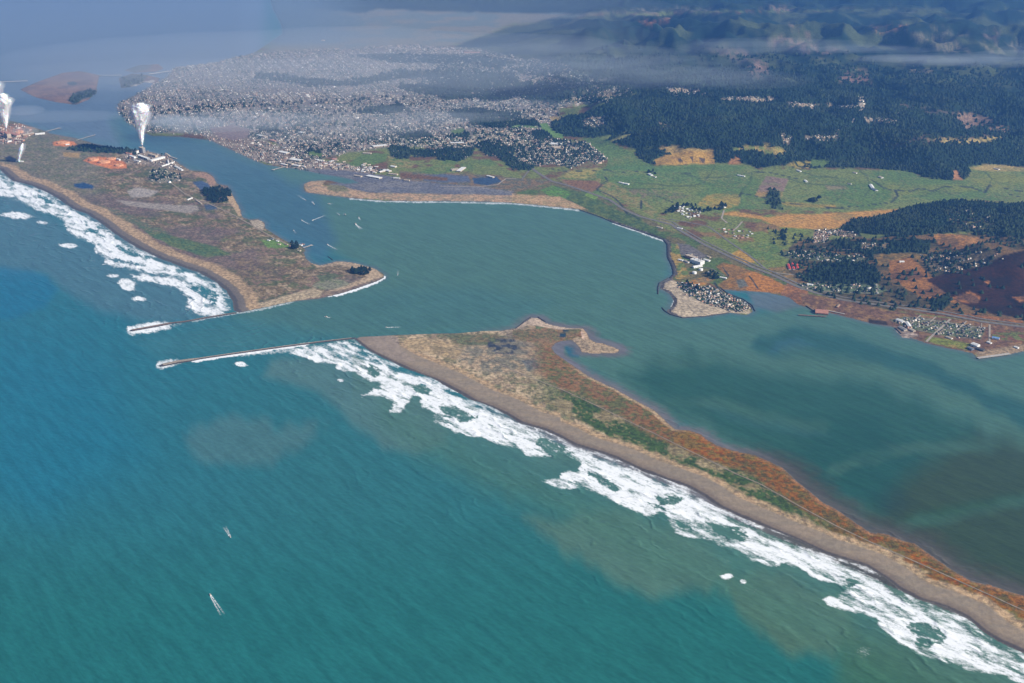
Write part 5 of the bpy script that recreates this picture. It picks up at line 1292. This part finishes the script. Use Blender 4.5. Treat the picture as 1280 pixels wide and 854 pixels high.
# ---- boats and wakes
def boat_proto(L):
    root = bpy.data.objects.new('boat', None); COL.objects.link(root)
    b = MB(); st = [(-.5, .30, .0), (-.2, .36, 0), (.15, .34, .05), (.38, .18, .2), (.5, .0, .35)]
    vs = []
    for x, w_, r_ in st:
        for sg, zz in ((-1, .22 + r_ * .3), (-.7, -.05), (.7, -.05), (1, .22 + r_ * .3)): vs.append((x * L, sg * w_ * L * .5, zz * L * .5))
    fs = [(i * 4 + k, (i + 1) * 4 + k, (i + 1) * 4 + k + 1, i * 4 + k + 1) for i in range(4) for k in range(3)] + [(i * 4 + 3, (i + 1) * 4 + 3, (i + 1) * 4, i * 4) for i in range(4)] + [(0, 1, 2, 3)]
    b.add(vs, fs); b.build('hull', M['white'], root)
    b = MB(); b.box(-.05 * L, 0, .11 * L, .32 * L, .22 * L, .14 * L); b.box(-.02 * L, 0, .25 * L, .16 * L, .18 * L, .06 * L); b.build('cabin', M['cream'], root)
    b = MB(); b.lathe(-.02 * L, 0, [(.012 * L, .30 * L), (.008 * L, .6 * L)], 5); b.build('mast', M['grey'], root)
    b = MB(); b.box(.115 * L, 0, .16 * L, .01 * L, .18 * L, .06 * L); b.build('windscreen', M['dark'], root)
    return root


BP = boat_proto(15.0)
T = NT('wake foam'); g = T.n('NewGeometry'); no = T.n('TexNoise', Scale=.12, Detail=3.0); T.link(g.outputs['Position'], no.inputs['Vector']); no2 = T.n('TexNoise', Scale=.03, Detail=2.0); T.link(g.outputs['Position'], no2.inputs['Vector'])
fd = T.n('Attribute', attribute_name='fade')
al_ = T.math('MULTIPLY', T.ramp(no.outputs['Fac'], .3, .62), fd.outputs['Fac'])
d_ = T.n('BsdfDiffuse'); d_.inputs['Color'].default_value = (.85, .87, .88, 1); tr = T.n('BsdfTransparent'); mx = T.n('MixShader'); T.link(al_, mx.inputs[0]); T.link(tr.outputs[0], mx.inputs[1]); T.link(d_.outputs[0], mx.inputs[2]); T.link(mx.outputs[0], T.out.inputs[0])
WAKE = T.m


def wake(A, dirx, diry, length, spread, w0, strength, arms=2):
    """foam left behind a boat: strips that open out astern"""
    vs, fs, fade = [], [], []
    for s in ((-1, 1) if arms == 2 else (0,)):
        n = 14; o0 = len(vs)
        for k in range(n):
            t_ = k / (n - 1); d = t_ * length; off = s * (2.2 + spread * t_ * length); ww = w0 * (1 + .8 * t_)
            for e in (-.5, .5):
                q_ = off + e * ww
                vs.append((A[0] - dirx * d - diry * q_, A[1] - diry * d + dirx * q_, .45)); fade.append(strength * (1 - t_) ** .7)
        fs += [(o0 + 2 * k, o0 + 2 * k + 2, o0 + 2 * k + 3, o0 + 2 * k + 1) for k in range(n - 1)]
    m_ = bpy.data.meshes.new('wake'); m_.from_pydata(vs, [], fs); m_.update(); add_attr(m_, 'fade', 'FLOAT', fade); m_.materials.append(WAKE)
    o = bpy.data.objects.new('wake', m_); COL.objects.link(o); o['kind'] = 'stuff'


BOATS = [((288,671.5),(281,659),1.0,40,'white boat heading down on the open sea, the farther of two',.035,.8), ((263,744),(278,768),1.1,75,'white boat heading up on the open sea near the lower left, with twin wake',.035,1.0),
         ((483,409.5),(500,409),1.2,60,'white boat running along the channel above the near spit',.02,1.0), ((407.5,396.5),(411,397),2.2,6,'lone white boat in the middle of the entrance channel',.05,1.0),
         ((444.5,280.5),(451,286),3.0,45,'largest white boat, in the open bay beneath the long beach',.04,1.0), ((391,275.5),(406,269.5),2.0,90,'white boat with the longest bright wake in the inner channel',.02,1.0),
         ((377,275.5),(387,280.5),1.6,70,'white boat beside the longest wake, nearer the far spit',.02,.8), ((409.5,306),(421,312),1.8,75,'white boat off the cove pier with a slanting wake',.02,.9),
         ((382,250.5),(372,244),1.5,60,'white boat just below the tip of the long beach',.03,.6), ((392.5,255.5),(390,252),2.4,14,'moored looking white boat below the tip of the long beach',.03,.8), ((411,255),(414,255),2.2,10,'white boat close under the long beach',.03,.8),
         ((431.5,268.5),(430,268),2.4,8,'upper left boat of the pair in the middle of the bay',.03,.9), ((448.5,272),(450,275),1.8,14,'upper right boat of the pair in the middle of the bay',.03,.8), ((424.5,269),(421,266),1.4,30,'faint small boat left of the pair in the bay',.03,.5),
         ((497,344),(498,338),1.0,50,'small boat rounding the far spit tip',.03,.35), ((367,288),(370,292),1.0,20,'small boat in the channel off the far spit rocks',.03,.4)]
for a, b_, s, wl_, lb, spr, st_ in BOATS:
    A = ground(*a); B_ = ground(*b_); dx, dy = A[0] - B_[0], A[1] - B_[1]; n_ = math.hypot(dx, dy); dx /= n_; dy /= n_
    o = copy_tree(BP); o.location = (A[0], A[1], 0); o.rotation_euler = (0, 0, math.atan2(dy, dx)); o.scale = (s * (.72 if s > 1.3 else 1),) * 3
    tag(o, lb, 'boat', 'boats under way')
    wake((A[0] - dx * 6 * s, A[1] - dy * 6 * s), dx, dy, max(wl_, min(n_, 400)), spr, 4.2 * max(1, s * .6), st_)
for c in list(BP.children): bpy.data.objects.remove(c)
bpy.data.objects.remove(BP)


# ---- masses too many to count: woods, and the houses past the nearest ones
def scatter_cells(weight, spacing_fn, seed, rmax=34000):
    """random spots of the land whose number per area follows weight / spacing^2"""
    rr = np.random.default_rng(seed)
    Wt = weight.reshape(NR, NC)
    X = GX.reshape(NR, NC); Y = GY.reshape(NR, NC)
    dr = np.gradient(RR)[:, None]; dp = np.gradient(PH)[None, :]
    area = np.abs(dr * dp * RR[:, None])
    ok = (np.abs(PH)[None, :] < math.radians(31)) & (RR[:, None] < rmax) & (Wt > .05)
    sp = spacing_fn(RR)[:, None]
    lam = np.where(ok, Wt * area / sp ** 2, 0)
    num = rr.poisson(np.minimum(lam, 6))
    i, j = np.nonzero(num); k = num[i, j]; i = np.repeat(i, k); j = np.repeat(j, k)
    r = RR[i] + (rr.random(len(i)) - .5) * np.gradient(RR)[i]; p_ = PH[j] + (rr.random(len(i)) - .5) * np.gradient(PH)[j]
    x = r * np.sin(p_); y = r * np.cos(p_)
    return x, y, ground_z(x, y), np.broadcast_to(sp, (NR, NC))[i, j], rr


def many(name, label_kind, base, faces, x, y, z, sx_, sy_, sz_, rot, col, mat, mi=None):
    """copies of one small shape as a single mesh"""
    base = np.array(base, float); n = len(x); nb = len(base)
    c, s = np.cos(rot)[:, None], np.sin(rot)[:, None]
    bx = base[None, :, 0] * sx_[:, None]; by = base[None, :, 1] * sy_[:, None]
    V = np.stack([x[:, None] + bx * c - by * s, y[:, None] + bx * s + by * c, z[:, None] + base[None, :, 2] * sz_[:, None]], 2).reshape(-1, 3)
    fl = np.concatenate([np.array(f) for f in faces]); lt = np.array([len(f) for f in faces])
    FF = (fl[None, :] + (np.arange(n) * nb)[:, None]).ravel()
    me = mesh_from(name, V, FF, np.tile(lt, n))
    add_attr(me, 'tone', 'FLOAT_COLOR', np.repeat(col, nb, axis=0))
    me.materials.append(mat)
    o = bpy.data.objects.new(name, me); COL.objects.link(o); o['kind'] = 'stuff'; print(name, n); return o


def tone_mat(name, rough=.9):
    T = NT(name); a = T.n('Attribute', attribute_name='tone'); p = T.n('BsdfPrincipled', Roughness=rough); p.inputs['Specular IOR Level'].default_value = .1
    T.link(a.outputs['Color'], p.inputs['Base Color']); T.link(p.outputs[0], T.out.inputs[0]); return T.m


wood_far = full_wood * np.where(np.hypot(GX, GY) < 17500, 1, 0) * 1.0
wood_far = wood_far * np.clip((17500 - np.hypot(GX, GY)) / 3500, 0, 1)
x, y, z, sp, rr = scatter_cells(wood_far, lambda r: np.maximum(26, r * .0024), 5)
n = len(x); R_ = sp * rr.uniform(.42, .75, n); Hh = np.minimum(46, sp * .95) * rr.uniform(.7, 1.25, n)
k_ = rr.random((n, 1)); patch = fbm(x / 400, y / 400, 301, 3)[:, None]
col = np.array((.007, .018, .013)) * (1 - k_) + np.array((.022, .040, .019)) * k_; col = col * (.55 + .9 * patch) + np.array((.010, .009, .004)) * sstep(.5, .65, fbm(x / 250, y / 250, 311, 3))[:, None]
many('forest', '', [(1, 0, .05), (.31, .95, 0), (-.81, .59, .08), (-.81, -.59, 0), (.31, -.95, .05), (.45, .1, .75), (-.2, .42, .8), (-.22, -.4, .7), (0, 0, 1.05)],
     [(0, 1, 6, 5), (1, 2, 6), (2, 3, 7, 6), (3, 4, 7), (4, 0, 5, 7), (5, 6, 8), (6, 7, 8), (7, 5, 8)], x, y, z - 2, R_, R_ * rr.uniform(.75, 1.2, n), Hh, rr.uniform(0, 6.28, n), col, tone_mat('forest crowns'))
x, y, z, sp, rr = scatter_cells(full_town, lambda r: np.maximum(17, r * .0013), 6)
# the streets: every third row of lots stays open, and a cross street every sixth
ca, sa = math.cos(.35), math.sin(.35)
gu, gv = x * ca + y * sa, -x * sa + y * ca
ru, rv = np.round(gu / 21.0), np.round(gv / 30.0)
okh = (np.mod(ru, 7) != 0) & (np.mod(rv, 3) != 0)
key = (ru * 100003 + rv).astype(np.int64); _, first = np.unique(key, return_index=True); uq = np.zeros(len(x), bool); uq[first] = True
okh &= uq
gu = ru * 21.0 + rr.uniform(-3, 3, len(x)); gv = rv * 30.0 + rr.uniform(-3, 3, len(x))
x = (gu * ca - gv * sa)[okh]; y = (gu * sa + gv * ca)[okh]; sp = sp[okh]; z = ground_z(x, y)
n = len(x)
pal = np.array([(.62, .60, .57), (.50, .46, .40), (.38, .35, .31), (.30, .27, .25), (.46, .34, .28), (.24, .26, .28), (.80, .79, .77), (.14, .13, .13), (.34, .22, .18)])
ci = rr.choice(len(pal), n, p=[.11, .19, .17, .14, .15, .07, .05, .05, .07]); col = pal[ci] * rr.uniform(.68, 1.15, (n, 1)) * np.array((1.06, 1.0, .93))
big = (rr.random(n) < .04); L_ = np.where(big, 30, 11) * rr.uniform(.7, 1.4, n) * .5; W_ = np.where(big, 20, 8.5) * rr.uniform(.8, 1.2, n) * .5
many('houses', '', [(-1, -1, -.5), (1, -1, -.5), (1, 1, -.5), (-1, 1, -.5), (-1, -1, 1), (1, -1, 1), (1, 1, 1), (-1, 1, 1), (-1, 0, 1.55), (1, 0, 1.55)],
     [(0, 1, 5, 4), (1, 2, 6, 9, 5), (2, 3, 7, 6), (3, 0, 4, 8, 7), (4, 5, 9, 8), (6, 7, 8, 9)], x, y, z, L_ * 1.15, W_ * 1.15, rr.uniform(4.5, 7, n), rr.choice([.35, .35 + math.pi / 2], n) + rr.uniform(-.08, .08, n), col, tone_mat('house fronts and roofs', .7))
# trees between the houses of the town
x, y, z, sp, rr = scatter_cells(np.clip(full_town, 0, 1) * sstep(.42, .55, fbm(GX / 260, GY / 260, 391, 3)) + .15 * full_town, lambda r: np.maximum(26, r * .0024), 8)
n = len(x); col = np.array((.016, .034, .020)) * rr.uniform(.7, 1.9, (n, 1))
many('town_trees', '', [(1, 0, .1), (0, 1, 0), (-1, 0, .1), (0, -1, 0), (.3, .3, .85), (-.35, .1, 1), (.1, -.4, .8)], [(0, 1, 4), (1, 2, 5, 4), (2, 3, 6, 5), (3, 0, 4, 6), (4, 5, 6)],
     x, y, z - 1, rr.uniform(6, 12, n), rr.uniform(6, 12, n), rr.uniform(8, 16, n), rr.uniform(0, 6.28, n), col, tone_mat('town tree crowns'))


# ---- steam plumes and drifting smoke
def volume_mat(name, col, density, aniso=0.0):
    T = NT(name)
    pv = T.n('VolumePrincipled', Density=density, Anisotropy=aniso); pv.inputs['Color'].default_value = (*col, 1)
    T.link(pv.outputs[0], T.out.inputs['Volume']); return T.m


def plume(label, u, v_, h0, stages, lean, group='steam plumes of the pulp mills', parent=None, grow=1.0, dens=None):
    """stages: (height above the ground, radius); lean: drift per metre of rise"""
    x, y, z = at(u, v_)
    n = 40; zs = np.linspace(stages[0][0], stages[-1][0], 80); rr_ = np.interp(zs, [s[0] for s in stages], [s[1] for s in stages])
    vs = []
    for k, (zz, r_) in enumerate(zip(zs, rr_)):
        t_ = (zz - zs[0]) / (zs[-1] - zs[0])
        if k == len(zs) - 1: r_ *= .25
        for q_ in range(n):
            a = 2 * math.pi * q_ / n
            nz = float(fbm(np.array([math.cos(a) * 2.0 + zz / max(30, r_ * 1.4) + u]), np.array([math.sin(a) * 2.0 + zz / 60]), 7, 3)[0])
            fine = float(fbm(np.array([math.cos(a) * 5.0 + zz / max(14, r_ * .5) + u]), np.array([math.sin(a) * 5.0 - zz / 30]), 17, 3)[0])
            rad = r_ * (.18 + .75 * nz + .65 * fine) * grow
            vs.append((x + lean[0] * t_ ** 1.4 * (zs[-1] - zs[0]) + rad * math.cos(a), y + lean[1] * t_ * (zs[-1] - zs[0]) + rad * math.sin(a), z + zz + (nz - .5) * r_ * .5))
    fs = [(j * n + k, j * n + (k + 1) % n, (j + 1) * n + (k + 1) % n, (j + 1) * n + k) for j in range(len(zs) - 1) for k in range(n)] + [tuple(range(n))[::-1], tuple((len(zs) - 1) * n + k for k in range(n))]
    b = MB(); b.add(vs, fs)
    if parent is not None:
        if 'veil' not in M: M['veil'] = volume_mat('thin steam', (.97, .98, 1.0), .016, .2)
        b.build('steam_veil', M['veil'], parent, True); return
    o = b.build('steam_plume', M['steam'], None, True)
    plume(label, u + .37, v_, h0, [(s[0], s[1] * 1.35 + 3) for s in stages], (lean[0] * 1.3, lean[1]), group, o)
    return tag(o, label, 'steam plume', group)


plume('big white steam plume rising from the nearer mill', 178.5, 189, 0, [(62, 7), (120, 17), (190, 28), (250, 42), (305, 64), (360, 84), (410, 86), (445, 74), (468, 54), (484, 30), (492, 12)], (.07, 0))
plume('white steam plume rising from the farther mill', 9, 169, 0, [(76, 8), (130, 24), (210, 46), (280, 66), (340, 84), (395, 78), (425, 52), (440, 28), (448, 10)], (.05, 0))
plume('white steam plume leaning in at the left edge of the photo', -4, 162, 0, [(120, 10), (240, 40), (380, 60), (480, 70), (515, 45), (535, 15)], (.16, 0))
plume('thin low wisp of steam above the lone white plant', 24, 203, 0, [(6, 8), (50, 12), (90, 16), (130, 20), (165, 14), (190, 6)], (.35, 0))
SMK = {}


def smoke(u, v_, z, L, D, H_, dens, rot=0.0, seed=0):
    x, y = ground(u, v_, z)
    n, m_ = 40, 20; vs = []
    for j in range(m_ + 1):
        ph_ = math.pi * j / m_
        for i in range(n):
            th_ = 2 * math.pi * i / n
            nz = .72 + .56 * float(fbm(np.array([math.cos(th_) * 2.2 + seed]), np.array([math.sin(th_) * 2.2 + seed * 3]), 9, 4)[0])
            vs.append((L / 2 * math.sin(ph_) * math.cos(th_) * nz, D / 2 * math.sin(ph_) * math.sin(th_) * nz, H_ / 2 * math.cos(ph_)))
    fs = [(j * n + i, (j + 1) * n + i, (j + 1) * n + (i + 1) % n, j * n + (i + 1) % n) for j in range(m_) for i in range(n)]
    b = MB(); b.add(vs, fs)
    if dens not in SMK: SMK[dens] = volume_mat('drifting smoke', (.86, .93, 1.0), dens, 0.2)
    o = b.build('smoke', SMK[dens], None, True); o.location = (x, y, z); o.rotation_euler = (0, 0, rot); o['kind'] = 'stuff'


for a in ((205,150,200,500,300,120,.0016,.1,1), (235,154,190,900,420,130,.0011,.0,2), (290,152,180,1900,900,150,.0006,.05,3), (400,152,180,3600,1700,170,.0003,.0,4), (520,148,190,2200,500,90,.0005,.05,5), (560,138,190,1800,450,90,.0004,-.05,5),
          (640,130,200,1900,420,80,.0005,0,6), (70,146,150,1500,500,100,.0005,.05,7), (30,138,170,500,300,100,.0012,.1,8), (30,163,60,300,200,80,.002,.2,9), (480,160,150,1500,500,80,.0004,.1,21), (600,146,150,1500,400,80,.0003,.1,22),
          *[(u_, 66 + 9 * math.sin(u_ * .017) + 5 * math.cos(u_ * .05) + random.uniform(-6, 6), 520, random.uniform(900, 2200), random.uniform(260, 620), random.uniform(80, 140), (.0002, .0003, .0004)[k % 3] * (1.0 if u_ > 1050 else .5), random.uniform(-.1, .1), 30 + k) for k, u_ in enumerate(range(900, 1330, 27))],
          *[(u_, random.uniform(58, 104), 400, random.uniform(1400, 3200), random.uniform(700, 1500), random.uniform(120, 200), .00008, random.uniform(-.2, .2), 60 + k) for k, u_ in enumerate(range(600, 960, 24))],
          (150,20,420,17000,14000,500,.000065,0,16), (400,70,300,9000,5500,300,.00016,0,17), (480,96,260,7000,3600,240,.00013,0,18), (250,100,260,6000,3500,240,.00010,0,20)):
    smoke(*a)
# ------------------------------------------------------------------ air, light, camera
def box_mesh(name, x0, x1, y0, y1, z0, z1):
    vs = [(x, y, z) for z in (z0, z1) for y in (y0, y1) for x in (x0, x1)]
    fs = [(0, 2, 3, 1), (4, 5, 7, 6), (0, 1, 5, 4), (2, 6, 7, 3), (0, 4, 6, 2), (1, 3, 7, 5)]
    m_ = bpy.data.meshes.new(name); m_.from_pydata(vs, [], fs); m_.update(); return m_


def volume_mat(name, col, density, aniso=0.0):
    T = NT(name)
    pv = T.n('VolumePrincipled', Density=density, Anisotropy=aniso); pv.inputs['Color'].default_value = (*col, 1)
    T.link(pv.outputs[0], T.out.inputs['Volume']); return T.m


hm = box_mesh('haze', -78000, 78000, -3000, 79000, -14, CAM_H + 60)
hm.materials.append(volume_mat('pale blue air', HAZE_COL, HAZE_D, .2))
ob = bpy.data.objects.new('haze', hm); COL.objects.link(ob); ob['kind'] = 'stuff'

SUN_EL, SUN_AZ = math.radians(31), math.radians(108)      # azimuth measured clockwise from the view direction
W = bpy.data.worlds.new('World'); SC.world = W; W.use_nodes = True
nt = W.node_tree; bg = nt.nodes['Background']; bg.inputs['Strength'].default_value = .06
sky = nt.nodes.new('ShaderNodeTexSky'); sky.sky_type = 'NISHITA'; sky.sun_disc = False
sky.sun_elevation = SUN_EL; sky.sun_rotation = SUN_AZ
nt.links.new(sky.outputs[0], bg.inputs['Color'])
sl = bpy.data.lights.new('sun', 'SUN'); sl.energy = 4.8; sl.angle = math.radians(.53); sl.color = (1, .93, .82)
so = bpy.data.objects.new('sun', sl); COL.objects.link(so)
from mathutils import Vector
dirv = Vector((math.sin(SUN_AZ) * math.cos(SUN_EL), math.cos(SUN_AZ) * math.cos(SUN_EL), math.sin(SUN_EL)))
so.rotation_euler = (-dirv).to_track_quat('-Z', 'Y').to_euler(); so.location = (0, 0, 5000)
cd = bpy.data.cameras.new('camera'); cd.sensor_width = 36; cd.lens = FPX / 1280 * 36; cd.clip_end = 300000; cd.clip_start = 1
cam = bpy.data.objects.new('camera', cd); COL.objects.link(cam); cam.location = (0, 0, CAM_H); cam.rotation_euler = (math.pi / 2 - PITCH, 0, 0)
SC.camera = cam
SC.view_settings.view_transform = 'Standard'; SC.view_settings.look = 'None'; SC.view_settings.exposure = EXPO; SC.view_settings.gamma = 1
SC.cycles.max_bounces = 6; SC.cycles.volume_bounces = 1; SC.cycles.transparent_max_bounces = 12
SC.render.film_transparent = False
